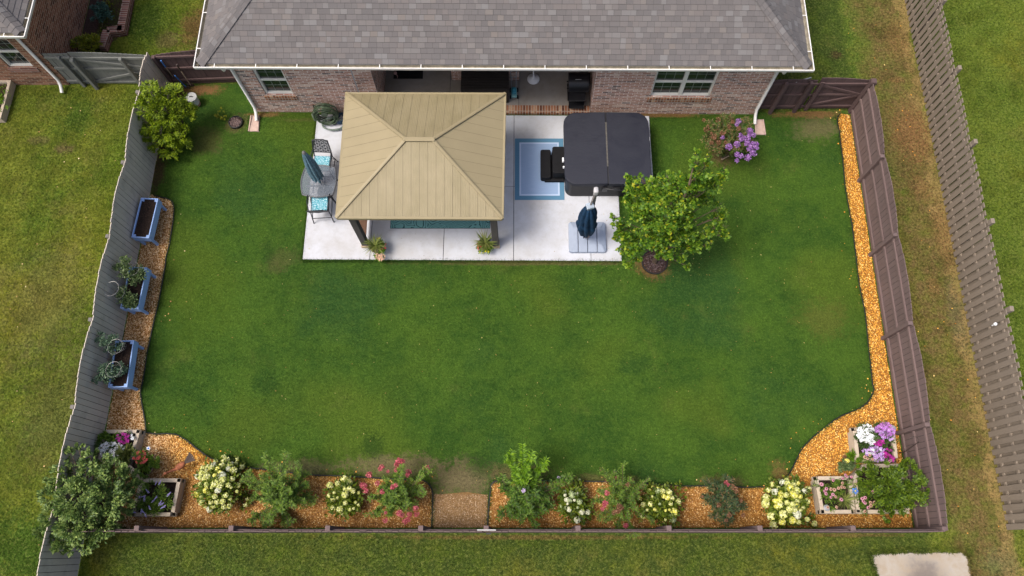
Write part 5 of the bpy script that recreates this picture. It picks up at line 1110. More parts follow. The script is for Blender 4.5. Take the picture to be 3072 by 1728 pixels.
MC = [(2090, 462, 5.4, .10), (2088, 485, 5.2, .16), (2098, 515, 4.9, .22), (2070, 545, 4.5, .28), (2110, 545, 4.5, .22), (2125, 468, 4.9, .06), (2120, 490, 4.8, .10), (2020, 555, 4.2, .30), (1975, 552, 4.1, .24), (2000, 530, 4.3, .12), (2140, 555, 4.2, .20), (2168, 520, 4.4, .10), (2160, 540, 4.3, .15), (2172, 505, 4.4, .05), (1900, 540, 3.9, .13), (1885, 532, 3.9, .07), (1920, 530, 3.95, .06), (1915, 570, 3.7, .30), (1955, 590, 3.7, .36), (1900, 600, 3.3, .22), (2010, 610, 3.9, .40), (2060, 595, 3.8, .34), (2100, 595, 3.4, .24), (2130, 600, 3.2, .14),
      (2160, 620, 3.0, .16), (2170, 645, 2.8, .14), (2150, 650, 2.7, .18), (2172, 675, 2.5, .16), (2165, 700, 2.4, .18), (2140, 685, 2.4, .18), (1915, 630, 3.1, .32), (1950, 655, 2.9, .34), (2000, 660, 3.2, .36), (2045, 650, 3.1, .34), (1842, 650, 2.8, .08), (1852, 668, 2.7, .14), (1872, 690, 2.5, .24), (1862, 715, 2.2, .18), (1895, 712, 2.2, .28), (1875, 750, 1.9, .22), (1900, 750, 2.0, .24), (1885, 785, 1.6, .16), (1905, 775, 1.7, .14), (1955, 705, 2.5, .34), (2010, 700, 2.6, .32), (2060, 690, 2.6, .28), (2085, 715, 2.3, .24), (2115, 705, 2.3, .16), (2070, 740, 2.0, .22), (2010, 745, 2.1, .28), (1985, 775, 1.7, .14), (2045, 770, 1.7, .15), (2062, 800, 1.4, .10), (2130, 735, 2.0, .12), (1970, 745, 2.1, .2)]
tc = P(1963, 787); mp_ = thing("maple_tree", "young leafy maple with yellow tipped leaves at the patio corner", "tree", tc)
cl = [W((c[0], c[1], c[2], c[3]*.88)) for c in MC]; V, F = cloud(cl, 13500, .072, T_MAPLE, up=.5, twig=.36, shell=.55, squash=.9); fast("crown", V, F, M_L_MAPLE, mp_)
b = MB(); top = Vector((tc.x+.02, tc.y+.1, 4.9)); trunk = [Vector((tc.x, tc.y, 0)), Vector((tc.x+.01, tc.y+.02, 1.2)), Vector((tc.x-.02, tc.y+.05, 2.6)), Vector((tc.x+.02, tc.y+.08, 3.8)), top]
b.tube(trunk, [.075, .062, .045, .028, .01], 10); b.build("trunk", M_BARK, mp_, smooth=60)
b = MB()
for c in cl:
    z0 = max(.9, c[2]-.55-.35*math.hypot(c[0]-tc.x, c[1]-tc.y)); o = Vector((tc.x, tc.y+.02*z0, z0)); e = Vector(c[:3]); m_ = o.lerp(e, .55)+Vector((0, 0, -.06)); b.tube([o, m_, e], [.02, .013, .005], 6)
    for _ in range(4): d = Vector(rdir(1)[0])*c[3]*.9; b.tube([m_.lerp(e, .6), e+d], [.007, .003], 4)
b.build("limbs", M_BARK, mp_, smooth=60)

# ------------------------------------------------------------------ shrubs
bush("arborvitae", "bright yellow green conifer shrub leaning over the grey fence", "shrub", (556, 402), [(450, 265, 2.0, .22), (440, 290, 1.9, .22), (426, 312, 1.9, .17), (475, 275, 1.75, .32), (510, 290, 1.5, .38), (455, 322, 1.6, .36), (545, 312, 1.2, .34), (500, 335, 1.3, .42), (450, 358, 1.2, .36), (432, 372, 1.15, .28), (556, 330, 1.0, .28), (545, 352, .95, .34), (495, 385, .95, .42), (452, 418, .75, .30), (535, 405, .75, .34), (500, 435, .55, .36), (548, 425, .5, .26), (470, 430, .6, .28), (520, 455, .4, .22)], 20000, .085, M_L_ARB, T_LONG, up=.9, twig=.2, shell=.8, wild=.5)
SH = [(222, 1372, 1.5, .26), (240, 1350, 1.5, .14), (290, 1388, 1.4, .34), (275, 1365, 1.35, .16), (200, 1430, 1.5, .36), (260, 1440, 1.7, .46), (330, 1430, 1.4, .40), (385, 1445, 1.05, .30), (410, 1462, .9, .2), (165, 1490, 1.45, .32), (230, 1500, 1.8, .50), (310, 1500, 1.6, .48), (365, 1510, 1.2, .36), (172, 1555, 1.45, .38), (230, 1565, 1.65, .48), (300, 1565, 1.35, .44), (340, 1555, 1.05, .3), (190, 1610, 1.4, .34), (248, 1630, 1.25, .3), (138, 1590, 1.35, .24), (150, 1625, 1.3, .2), (205, 1648, 1.2, .18), (262, 1610, 1.3, .3), (160, 1455, 1.4, .22)]
bush("broadleaf_shrub", "large grey green shrub filling the lower left fence corner", "shrub", (310, 1515), [(c[0], c[1], c[2], c[3]*.88) for c in SH], 19000, .085, M_L_SHRUB, T_RH, up=.6, twig=.2, shell=.8, wild=.6, r0=.04)
bush("holly_shrub", "glossy bright green shrub in the pentagonal raised bed at the right corner", "shrub", (2650, 1490, .3), [(2607, 1411, .8, .15), (2598, 1436, .8, .22), (2640, 1428, .95, .26), (2665, 1410, .95, .14), (2683, 1440, 1.0, .28), (2725, 1398, 1.05, .17), (2718, 1388, 1.0, .08), (2728, 1422, 1.0, .22), (2711, 1456, 1.15, .32), (2669, 1470, 1.15, .32), (2626, 1462, .9, .24), (2750, 1462, 1.0, .27), (2740, 1493, .95, .27), (2697, 1499, 1.0, .32), (2655, 1507, .85, .25), (2683, 1527, .8, .2), (2666, 1548, .65, .13), (2772, 1468, 1.0, .12), (2640, 1490, .9, .22)], 9500, .07, M_L_GARD, T_RH, up=.6, twig=.25, shell=.7, wild=.4)
bush("garden_shrub", "small blue green shrub in the neighbour's mulch bed", "shrub", (305, 48), [(296, 25, .45, .20), (312, 35, .5, .22), (300, 45, .4, .22), (318, 50, .35, .16)], 1500, .07, M_L_BLUE, T_RH, up=.5)
bush("garden_shrub", "golden green low shrub behind the sage gate", "shrub", (260, 138), [(232, 130, .4, .2), (255, 122, .5, .24), (280, 128, .45, .22), (262, 138, .4, .24), (292, 138, .35, .15)], 2200, .06, M_L_GOLD, T_RH, up=.7)
bush("garden_weed", "tiny yellow green plant at the edge of the neighbour's mulch bed", "plant", (325, 10), [(320, 6, .2, .10), (332, 14, .15, .08), (305, 88, .1, .05)], 260, .04, M_L_GOLD)
bush("garden_weed", "spindly yellow flowered weed in the lawn beside the small mulch ring", "plant", (670, 352), [(663, 333, .3, .09), (660, 345, .2, .12), (675, 352, .15, .08), (655, 352, .12, .07)], 420, .04, M_L_GOLD, stem=M_STEM, r0=.006)
bush("weed_patch", "green weeds growing in the timber edged bed at the left", "weeds", (-10, 300, .15), [(0, 275, .22, .25), (-20, 310, .22, .3), (8, 320, .2, .2), (-40, 280, .25, .3), (15, 290, .2, .15)], 1800, .05, M_L_CRAPEY)

# ------------------------------------------------------------------ hydrangeas
def hydrangea(label, ctr, heads, o, k, R_, H_, pick, sz, n, lm=M_L_HYD):
    hs = [(o[0]+x/k, o[1]+y/k, *(r or [None])[:1]) for x, y, *r in heads]; base = P(*ctr)
    t = thing("hydrangea", label, "shrub", base, 0, "panicle hydrangeas along the back bed"); cl = []; st = MB()
    for i, (px, py, q) in enumerate(hs):
        d = math.hypot(px-ctr[0], py-ctr[1])/R_; h = max(.22, H_*(1-.62*min(1.15, d)**2)); p = P(px, py, h)
        s = sz*random.uniform(.82, 1.1)*({'b': 1.3, 's': .62}.get(q, 1)); me = random.choice(B_YEL if q == 'y' else pick)
        out = Vector((p.x-base.x, p.y-base.y, .55)).normalized(); ob = place(me, "flower_head", t, p, s); ob.rotation_euler = out.to_track_quat('Z', 'Y').to_euler()
        cl.append((p.x-out.x*.1, p.y-out.y*.1, h-.12, .17)); m_ = base.lerp(p, .55); m_.z = h*.5; st.tube([base, m_, p], [.012, .008, .005], 5)
    cl += [(base.x+random.uniform(-1, 1)*R_*.0046, base.y+random.uniform(-1, 1)*R_*.0046, H_*random.uniform(.25, .6), .24) for _ in range(8)]
    V, F = cloud(cl, n, .10, T_RH, up=.5, twig=.4, shell=.35); fast("foliage", V, F, lm, t); st.build("stems", M_STEM, t)
Z1 = [(603, 105), (650, 138), (785, 133, 's'), (773, 185, 's'), (495, 162), (605, 162), (470, 213), (580, 217), (690, 215, 'b'), (720, 185, 's'), (320, 250), (393, 240), (433, 250), (525, 265, 'y'), (665, 262), (735, 288, 'b'), (360, 295), (305, 322), (555, 310, 'y'), (580, 355, 'b'), (245, 368), (285, 385), (378, 370, 'b'), (335, 405), (483, 350, 'y'), (590, 412, 'b'), (715, 405), (285, 472), (372, 478), (475, 468, 'b'), (520, 435), (552, 485, 'b'), (665, 485), (440, 518, 's'), (705, 515, 's'), (800, 485), (840, 420, 's'), (870, 432), (908, 405, 's'), (360, 555, 'y'), (525, 555, 'b'), (238, 607, 'y'), (308, 628), (483, 638), (632, 622), (785, 570, 's'), (400, 595, 's'), (693, 675, 's'), (300, 725), (432, 715), (512, 712), (590, 710), (350, 778, 's'), (465, 775), (408, 815), (602, 778), (683, 768), (557, 838), (925, 672, 's'), (902, 752), (850, 237), (630, 790, 's')]
hydrangea("hydrangea full of big cream and yellow flower heads nearest the left raised bed", (657, 1462), Z1, (540, 1350), 4.6, 82, .95, B_CREAM+B_CREAM+B_WH[:1], .068, 2600)
Z2 = [(2075, 492, 'b'), (2178, 467), (2270, 412, 'b'), (2335, 455, 'b'), (2278, 537), (2335, 540), (2383, 568), (2300, 573, 's'), (2280, 615, 'b'), (2463, 590, 's'), (2065, 630), (2115, 673), (2178, 658, 's'), (2280, 730), (2123, 795), (2210, 812, 'b'), (2345, 822, 's'), (2395, 805, 's'), (2240, 872, 's'), (2460, 755, 's'), (2423, 720, 's'), (2130, 590, 's')]
hydrangea("small hydrangea with pale cream heads left of the pink crape myrtle", (1036, 1494), Z2, (540, 1350), 4.6, 60, .75, B_CREAM, .066, 1700)
Z3 = [(1090, 765), (1165, 770, 's'), (1105, 795, 'b'), (1010, 750, 's'), (1010, 797, 's'), (1030, 860), (1070, 870), (1195, 880, 'b'), (1040, 905, 's'), (975, 930), (1020, 960, 's'), (1062, 980), (1175, 955, 's'), (1225, 1015), (1300, 1015), (1030, 1060, 's'), (1165, 1115, 'b'), (1200, 600, 's'), (1130, 860, 's')]
hydrangea("sparse hydrangea with greenish white heads between two crape myrtles", (1722, 1508), Z3, (1460, 1300), 4.293, 62, .7, B_GRN+B_WH[:1], .06, 1900)
Z4 = [(2100, 740), (2205, 715), (2210, 750, 'b'), (2265, 750, 'b'), (2345, 770, 'b'), (2380, 840, 'b'), (2330, 825, 'b'), (2280, 810), (2135, 815, 's'), (2458, 877, 'b'), (2370, 907), (2020, 920, 'b'), (2115, 910, 'b'), (2070, 985, 's'), (2165, 980, 's'), (2230, 910, 's'), (2305, 995, 's'), (2355, 985, 's'), (2415, 1005, 'b'), (2020, 1060), (2300, 1110, 's'), (2395, 1105, 'b'), (1975, 845), (2135, 690, 's')]
hydrangea("yellow green hydrangea right of the half bare pink crape myrtle", (1984, 1516), Z4, (1460, 1300), 4.293, 64, .75, B_YEL[:1]+B_GRN[:1]+B_CREAM[:2], .060, 1900)
Z5 = [(675, 760), (653, 803), (632, 860, 'b'), (627, 905, 'b'), (700, 815, 'b'), (740, 825, 'y'), (755, 745), (783, 730), (790, 755), (840, 740), (865, 752), (810, 790, 'b'), (835, 765), (855, 805, 'b'), (830, 840, 'b'), (740, 855, 'y'), (775, 840, 's'), (850, 848, 'y'), (885, 850), (942, 797, 'b'), (912, 808), (935, 885), (702, 885, 'y'), (735, 880, 'y'), (738, 910), (787, 895), (828, 910), (860, 885), (857, 918), (715, 925, 'y'), (810, 945, 'b'), (845, 945), (887, 950, 's'), (908, 932, 's'), (760, 980, 'b'), (670, 995, 'b'), (862, 985, 'b'), (830, 1028, 'b'), (872, 1040), (752, 1040, 'b'), (690, 1058, 'b'), (938, 1020), (990, 1050), (725, 785, 's'), (780, 840)]
hydrangea("hydrangea with big cream and lemon flower heads beside the right raised beds", (2362, 1512), Z5, (2048, 1152), 2.5156, 82, .95, B_CREAM+B_YEL[:1]+B_WH[:1], .072, 2600)

# ------------------------------------------------------------------ crape myrtles
def crape(label, ctr, rx, ry, H_, m, tips=(), fan=14, flowers=(), kind="pink", fk=((0, 0), 1), size=.068, per=1.0, twigs=8, group="crape myrtles", fs=.085, fh=None, hb=0, hmin=.35):
    base = P(ctr[0], ctr[1]); t = thing("crape_myrtle", label, "shrub", base, 0, group); T_ = []
    for i in range(fan):
        a = 2*math.pi*(i+random.random()*.6)/fan; k = random.uniform(.45, 1.0) if i % 3 else random.uniform(.15, .5); h = hb+max(hmin, H_*(1-.55*k*k))
        T_.append(P(ctr[2]+rx*k*math.cos(a), ctr[3]+ry*k*math.sin(a), h))
    T_ += [P(*q) for q in tips]; V, F, S = sprays(base, T_, per*1.35, size*1.2, T_LONG, int(twigs*1.5), .30); fast("foliage", V, F, m, t); stems_mesh(t, base, S)
    (ox, oy), kk = fk
    for f in flowers:
        px, py = ox+f[0]/kk, oy+f[1]/kk; d = math.hypot((px-ctr[2])/rx, (py-ctr[3])/ry); h = hb+max(.4, H_*(1.04-.5*min(1, d*d))) if fh is None else fh
        kd = f[3] if len(f) > 3 else kind; p = P(px, py, h); me = random.choice(PAN[kd]); place(me, "flower_cluster", t, p, fs*(f[2] if len(f) > 2 else 1)*random.uniform(.85, 1.1), .6)
        b_ = None
    return t
crape("loose green crape myrtle without flowers beside the left hydrangea", (842, 1500, 835, 1470), 105, 105, 1.5, M_L_CRAPE, [(862, 1362, 1.25), (800, 1372, 1.2), (735, 1440, .7), (900, 1400, 1.1), (755, 1562, .5), (868, 1575, .5), (800, 1568, .5), (925, 1450, .9), (950, 1500, .5)], 18, [(2090*0+0, 0, 0.01)][:0], per=1.05, twigs=10)
crape("crape myrtle with coral pink flower clusters beside the gravel path", (1190, 1500, 1188, 1480), 88, 82, 1.4, M_L_CRAPE, [(1112, 1545, .6), (1270, 1470, .9), (1285, 1410, 1.3), (1205, 1395, 1.4)], 15,
      [(720, 195, 1.25), (680, 230, .9), (755, 185, .9), (1130, 290, 1.05), (1115, 320, .7), (245, 385, .9), (440, 265, .7), (415, 290, .6), (535, 330, .5), (660, 310, .6), (855, 340, .8), (840, 385, .8), (370, 515, .8), (600, 575, .8), (655, 545, .75), (445, 645, .75), (165, 555, .9), (190, 630, .8), (130, 540, .7), (710, 970, .9), (755, 1010, .7), (865, 1000, .8), (960, 900, .9), (840, 1085, .95), (800, 1105, .8), (500, 970, .6), (490, 1090, .7), (975, 990, .8)], "pink", ((1060, 1350), 5.152), per=.95, twigs=8, fs=.098)
t = crape("tallest bright green crape myrtle with long upright shoots at the path edge", (1565, 1500, 1580, 1485), 78, 70, 1.3, M_L_FRESH, [(1645, 1500, .7), (1520, 1470, .8), (1504, 1545, .45), (1606, 1578, .55), (1656, 1518, .5), (1718, 1425, .9), (1502, 1437, .9), (1690, 1450, .8), (1560, 1555, .6), (1540, 1548, .5)], 12, [(950, 590, .75, "lav"), (925, 565, .5, "lav"), (970, 565, .5, "lav"), (945, 625, .5, "lav"), (475, 735, .7, "lav")], "lav", ((1460, 1300), 4.293), size=.085, per=.9, twigs=8)
V, F, S = sprays(P(1566, 1497), [P(1568, 1332, 1.95), P(1530, 1360, 1.75), P(1596, 1356, 1.8), P(1640, 1376, 1.55), P(1545, 1400, 1.6), P(1580, 1390, 1.7)], 1.5, .11, T_LONG, 11, .28, .35); fast("young_shoots", V, F, M_L_CRAPEY, t); b = MB()
crape("half bare crape myrtle with a few pink clusters and brown seed heads", (1865, 1510, 1858, 1495), 88, 92, 1.35, M_L_CRAPE, [(1805, 1402, 1.2), (1868, 1392, 1.2), (1890, 1430, 1.2), (1948, 1432, 1.0), (1840, 1410, 1.2), (1905, 1612, 1.0), (1850, 1590, .7), (1960, 1560, .6), (1790, 1555, .5)], 15,
      [(1545, 770, .75), (1530, 905, .85), (1515, 930, .6), (1490, 975, .7), (1795, 1190, .8, "pink"), (1655, 570, .55, "seed"), (1690, 990, 1.1, "seed"), (1730, 960, .9, "seed"), (1640, 1020, .8, "seed"), (1480, 460, .6, "seed"), (1700, 930, .8, "seed"), (1820, 660, .6, "seed"), (1620, 1240, .6, "seed"), (1540, 610, .5, "seed"), (1850, 1270, .6, "seed"), (1880, 600, .5, "seed")], "pink", ((1460, 1300), 4.293), size=.06, per=.75, twigs=7, fs=.095)
crape("dark bronze leaved crape myrtle left of the right hydrangea", (2172, 1512, 2171, 1502), 72, 74, 1.2, M_L_BRONZE, [(2235, 1520, .6), (2180, 1430, 1.0), (2120, 1440, .8), (2178, 1570, .6)], 16,
      [(330, 745, .75, "pink"), (345, 760, .5, "pink"), (375, 775, .7, "seed"), (400, 800, .8, "seed"), (270, 915, .75, "seed"), (350, 990, .7, "seed"), (455, 990, .6, "seed"), (375, 720, .6, "seed"), (440, 880, .6, "seed"), (150, 850, .5, "seed"), (330, 1030, .6, "seed")], "seed", ((2048, 1152), 2.5156), size=.07, per=1.05, twigs=9, fs=.10)
t = crape("purple flowering crape myrtle with tan seed heads against the brick wall", (2166, 476, 2172, 405), 82, 62, .5, M_L_SEED, [(2120, 380, 1.3), (2135, 360, 1.35), (2190, 345, 1.4), (2240, 350, 1.35), (2255, 370, 1.3), (2110, 410, 1.1), (2140, 430, 1.0), (2240, 440, .9), (2260, 420, .9)], 14,
      [(1330, 280), (1280, 370, .8), (915, 705, .7), (1080, 940, 1.2), (1370, 650), (1400, 745), (1460, 710, .9), (1290, 880, 1.25), (1620, 540, 1.2), (1600, 640), (1710, 640, .9), (1550, 760, 1.1), (1550, 870), (1640, 860), (1600, 960), (1630, 1020), (1760, 890, 1.1), (1770, 965, 1), (1720, 1100, 1.1), (1290, 1140, 1.1), (1400, 1175, .9), (1570, 1215, 1.2), (1285, 1295, .9), (1690, 1080, .8), (800, 250, .9, "seed"), (510, 500, 1, "seed"), (700, 690, 1.0, "seed"), (920, 590, .9, "seed"), (810, 830, 1, "seed"), (440, 260, .7, "seed"), (1080, 420, .8, "seed"), (630, 840, .8, "seed"), (1180, 290, .8, "seed"), (1000, 830, .7, "seed"), (1330, 470, .8, "seed"), (540, 420, .7, "seed"), (640, 600, .6, "seed")], "purp", ((2060, 330), 8.525), size=.065, per=1.15, twigs=10, fs=.094, hb=.85)
b = MB(); b.tube([P(2166, 477), P(2172, 452, .35), P(2180, 420, .8)], [.035, .03, .015], 8); b.tube([P(2167, 477), P(2200, 460, .2), P(2215, 440, .6)], [.028, .024, .012], 8); b.build("trunk", M_WOODP, t, smooth=60)

# ------------------------------------------------------------------ blue planters with tomatoes
PH = .66
def planter(label, ne, se, wd=.50):
    a = P(*ne, PH); c = P(*se, PH); t = thing("planter_stand", label, "planter", ((a.x+c.x)/2-wd/2, (a.y+c.y)/2, 0), math.atan2(c.x-a.x, -(c.y-a.y)), "blue planters along the grey fence")
    l2 = (a-c).length/2; w2 = wd/2; z0 = PH-.27
    for nm, x0, x1, y0, y1 in (("side_board", w2-.03, w2, -l2, l2), ("side_board", -w2, -w2+.03, -l2, l2), ("end_board", -w2+.03, w2-.03, l2-.03, l2-.001), ("end_board", -w2+.03, w2-.03, -l2+.001, -l2+.03)):
        b = MB(); b.bx(x0, x1, y0, y1, z0, z0+.132); b.bx(x0, x1, y0, y1, z0+.137, PH); b.build(nm, M_BLUE, t, local=True, bevel=.005)
    for sx in (-1, 1):
        for sy in (-1, 1):
            b = MB(); b.bx(sx*(w2-.065)-.033, sx*(w2-.065)+.033, sy*(l2-.065)-.033, sy*(l2-.065)+.033, 0, PH-.012); b.build("leg", M_BLUE, t, local=True, bevel=.006)
    b = MB(); b.bx(-w2+.03, w2-.03, -l2+.03, l2-.03, z0+.02, PH-.05); b.build("soil", M_SOIL, t, local=True)
    return t
planter("blue elevated planter holding only bare soil, nearest the yellow green shrub", (475, 594), (447, 713)); planter("blue elevated planter in the middle with an empty wire cage ring leaning out", (442, 801), (415, 926)); planter("blue elevated planter nearest the timber beds, with pale blue green tomatoes", (402, 1021), (381, 1162))
def tomato(label, base, clumps, n, m, top, r=(.20, .16, .12)):
    bw = P(base[0], base[1], .60); t = thing("tomato_plant", label, "plant", bw, 0, "tomato plants in the blue planters")
    V, F = cloud([W(c) for c in clumps], n, .062, T_RH, up=.2, twig=.45, shell=.35, wild=.8); fast("foliage", V, F, m, t)
    b = MB(); limbs(b, bw, [W(c)[:3] for c in clumps], .009); b.build("stems", M_STEM, t)
    tp = P(*top); cg = thing("tomato_cage", "wire cage around the "+label.replace(" plant", "").replace(" at the", " at").replace("hanging over the", "over"), "plant cage", bw, 0, "tomato cages")
    for i, rr in enumerate(r):
        c = bw.lerp(tp, 1-i*.38); b = MB(); b.tube([c+Vector((rr*math.cos(a*.2618), rr*math.sin(a*.2618), .02*math.cos(a*.2618))) for a in range(24)], .0045 if (i == 0 and top[0] == 334) else .0026, 5, True); b.build("ring", M_WIRE, cg, smooth=60)
    for a in range(3): b = MB(); d = Vector((math.cos(a*2.1), math.sin(a*2.1), 0)); b.tube([bw+d*.05, tp+d*r[0]], .0035, 4); b.build("leg", M_WIRE, cg)
tomato("bushy tomato plant at the top of the middle blue planter", (405, 835), [(372, 790, 1.25, .17), (355, 808, 1.2, .12), (385, 812, 1.1, .2), (410, 818, .95, .2), (420, 830, .85, .15), (395, 838, .85, .16), (375, 775, 1.3, .08)], 1500, M_L_TOM, (395, 806, 1.15))
tomato("yellowing tomato plant at the foot of the middle blue planter", (390, 900), [(368, 880, .95, .15), (385, 895, .85, .18), (375, 912, .8, .15), (395, 905, .8, .13), (362, 872, 1.0, .08)], 1100, M_L_TOM, (334, 866, 1.42))
tomato("pale blue green tomato plant at the top of the lowest blue planter", (372, 1040), [(300, 1010, 1.3, .12), (320, 1018, 1.25, .17), (340, 1030, 1.1, .18), (350, 1044, .95, .14), (330, 1050, .95, .1)], 1000, M_L_TOMB, (345, 1040, 1.3))
tomato("pale blue green tomato plant hanging over the foot of the lowest blue planter", (360, 1120), [(305, 1120, 1.15, .15), (325, 1105, 1.15, .18), (340, 1118, 1.0, .2), (362, 1112, .85, .16), (330, 1138, .9, .14), (295, 1138, 1.0, .1)], 1400, M_L_TOMB, (340, 1108, 1.3))

# ------------------------------------------------------------------ timber raised beds
def tbed(label, pts, h, soil=.10, group="timber raised beds", th=.095):
    pw = [P(x, y, h) for x, y in pts]; c = sum(pw, Vector())/len(pw); t = thing("raised_bed", label, "raised bed", (c.x, c.y, 0), 0, group); n = len(pw)
    for i in range(n):
        a, d = pw[i].copy(), pw[(i+1) % n].copy(); dv = (d-a).normalized(); inn = Vector((-dv.y, dv.x, 0)); 
        if inn.dot(c-a) < 0: inn = -inn
        b = MB(); nl = 3
        for k in range(nl):
            z_ = h*(k+.5)/nl; e = 0 if k % 2 else .0
            p0 = a+inn*th/2+dv*((th+.002) if (i+k) % 2 else .001); p1 = d+inn*th/2-dv*((th+.002) if (i+k) % 2 == 0 and n == 4 else (.001 if n == 4 else .03)); p0.z = p1.z = z_; b.bar(p0, p1, th, h/nl-.004)
        b.build("side", M_TIMB, t, bevel=.006)
    b = MB(); sh = 1-th*1.1/min((p-c).length for p in pw); b.prism([(c.x+(p.x-c.x)*sh, c.y+(p.y-c.y)*sh) for p in pw], 0, h-soil); b.build("soil", M_SOIL, t)
    return t
tbed("timber raised bed of white and violet bedding flowers by the brown fence", [(2569, 1384), (2696, 1386), (2683, 1281), (2558, 1281)], .38)
tbed("square timber raised bed of pink coneflowers beside the lemon hydrangea", [(2463, 1541), (2567, 1541), (2556, 1428), (2443, 1429)], .36)
tbed("pentagonal timber raised bed in the right fence corner holding the glossy shrub", [(2570, 1541), (2733, 1541), (2706, 1391), (2594, 1391), (2560, 1428)], .37)
tbed("timber raised bed of white and magenta flowers below the lowest blue planter", [(292, 1392), (394, 1392), (421, 1289), (307, 1289)], .32, .12)
tbed("timber raised bed of lavender flower spikes right of the large corner shrub", [(392, 1549), (521, 1549), (543, 1435), (420, 1435)], .32, .14)
t = thing("bed_connector", "short pale diagonal timber joining the two left raised beds", "timber", P(408, 1420, .16)); b = MB(); b.bar(P(386, 1398, .16), P(428, 1438, .16), .09, .31); b.bar(P(386, 1398, .325), P(428, 1438, .325), .09, .012); b.build("beam", M_TIMB, t, bevel=.008)
# bedding
def bedding(label, base, h0, clumps, n, ls, m, sets, cat="flowers", name="bedding_flowers", group=None, sz=.026, tmpl=T_RH):
    bw = P(base[0], base[1], h0); t = thing(name, label, cat, bw, 0, group); cl = [W(c) for c in clumps]; V, F = cloud(cl, n, ls, tmpl, up=.5, twig=.4, shell=.4); fast("foliage", V, F, m, t)
    b = MB(); limbs(b, bw, [c[:3] for c in cl], .008); b.build("stems", M_STEM, t)
    for key, cx_, cy_, rx_, ry_, num, hh in sets:
        pts = []; tries = 0
        while len(pts) < num and tries < 4000:
            tries += 1; a = random.uniform(0, 6.28); r = math.sqrt(random.random()); q = (cx_+rx_*r*math.cos(a), cy_+ry_*r*math.sin(a))
            if all((q[0]-o[0])**2+(q[1]-o[1])**2 > 9 for o in pts): pts.append(q)
        for q in pts: place(VIN[key], "blossom", t, P(q[0], q[1], hh+random.uniform(-.03, .05)), sz*random.uniform(.85, 1.3), .55)
    return t
zc = lambda x, y, k=3.533, o=(2400, 1230): (o[0]+x/k, o[1]+y/k)
bedding("mound of white bedding flowers filling the left of the upper right raised bed", (2595, 1305), .3, [(2590, 1290, .48, .17), (2605, 1315, .5, .2), (2582, 1310, .45, .16), (2595, 1330, .45, .15), (2612, 1290, .5, .14)], 1400, .05, M_L_PLAIN, [("w", 2597, 1300, 27, 27, 75, .56), ("w", 2612, 1318, 16, 16, 22, .58)], sz=.036)
bedding("cloud of violet bedding flowers at the back of the upper right raised bed", (2655, 1300), .3, [(2645, 1285, .48, .18), (2670, 1300, .48, .18), (2655, 1310, .48, .18), (2680, 1320, .42, .12)], 1200, .04, M_L_PLAIN, [("v", 2655, 1290, 30, 22, 70, .56), ("l", 2662, 1300, 24, 22, 25, .57)], sz=.030)
bedding("magenta bedding flowers in the middle of the upper right raised bed", (2645, 1335), .3, [(2635, 1330, .44, .14), (2650, 1325, .45, .14), (2660, 1345, .42, .16)], 700, .04, M_L_PLAIN, [("m", 2636, 1327, 19, 9, 26, .52), ("m", 2664, 1360, 14, 14, 16, .48), ("m", 2676, 1378, 10, 8, 9, .46)], sz=.030)
bedding("lilac and white bedding flowers along the front of the upper right raised bed", (2630, 1360), .3, [(2610, 1350, .42, .14), (2630, 1360, .42, .16), (2640, 1375, .4, .14), (2600, 1345, .4, .1), (2660, 1375, .38, .12)], 900, .04, M_L_PLAIN, [("l", 2622, 1354, 34, 14, 42, .5), ("l", 2636, 1374, 16, 12, 16, .48), ("w", 2622, 1352, 26, 10, 8, .53)], sz=.033)
zl = (80, 1230)
bedding("white bedding flowers along the front of the upper left raised bed", (330, 1350), .22, [(310, 1340, .36, .17), (335, 1345, .38, .2), (355, 1350, .36, .17), (325, 1365, .34, .15), (350, 1370, .34, .14)], 1500, .045, M_L_PLAIN, [("w", 333, 1350, 42, 24, 82, .46)], sz=.033)
bedding("deep magenta flowers at the back of the upper left raised bed", (370, 1320), .22, [(362, 1315, .36, .12), (380, 1312, .38, .14), (372, 1330, .34, .1), (392, 1310, .34, .07)], 600, .045, M_L_PLAIN, [("m", 368, 1314, 20, 15, 24, .45), ("m", 361, 1337, 5, 4, 3, .4), ("w", 396, 1312, 4, 9, 5, .42)], sz=.036)
bedding("green leafy herb in the upper left raised bed beside the grey fence", (325, 1312), .22, [(318, 1310, .36, .14), (335, 1315, .38, .15), (312, 1325, .32, .1), (300, 1326, .3, .06)], 900, .06, M_L_CRAPE, [], cat="plant", name="leafy_herb")
t = bedding("lavender flower spikes among green leaves in the lower left raised bed", (470, 1500), .2, [(450, 1500, .5, .2), (470, 1480, .55, .2), (490, 1500, .5, .2), (430, 1490, .5, .2), (470, 1525, .45, .18), (440, 1525, .42, .16), (400, 1520, .4, .15), (450, 1455, .5, .12), (495, 1470, .42, .1)], 1900, .075, M_L_CRAPE, [], cat="flowers", name="butterfly_bush", tmpl=T_LONG)
for x, y in ((1400, 790), (1190, 935), (1265, 910), (1245, 965), (1385, 915), (1490, 910), (1325, 975), (1400, 1010), (1420, 1005), (1475, 1015), (1225, 1050), (1215, 1070), (1115, 1075), (1255, 1095), (1310, 1055), (1380, 755), (1295, 880)):
    p = P(80+x/3.533, 1230+y/3.533, .66); a = random.uniform(0, 6.28); place(SPK, "flower_spike", t, p, .12*random.uniform(.8, 1.2), 0, (math.cos(a), math.sin(a), .35))
bedding("golden strappy grass at the front right of the upper left raised bed", (378, 1365), .22, [(378, 1362, .42, .15), (385, 1350, .4, .1), (370, 1372, .38, .1)], 420, .16, M_L_SPIKE, [], cat="plant", name="ornamental_grass", tmpl=T_LONG)
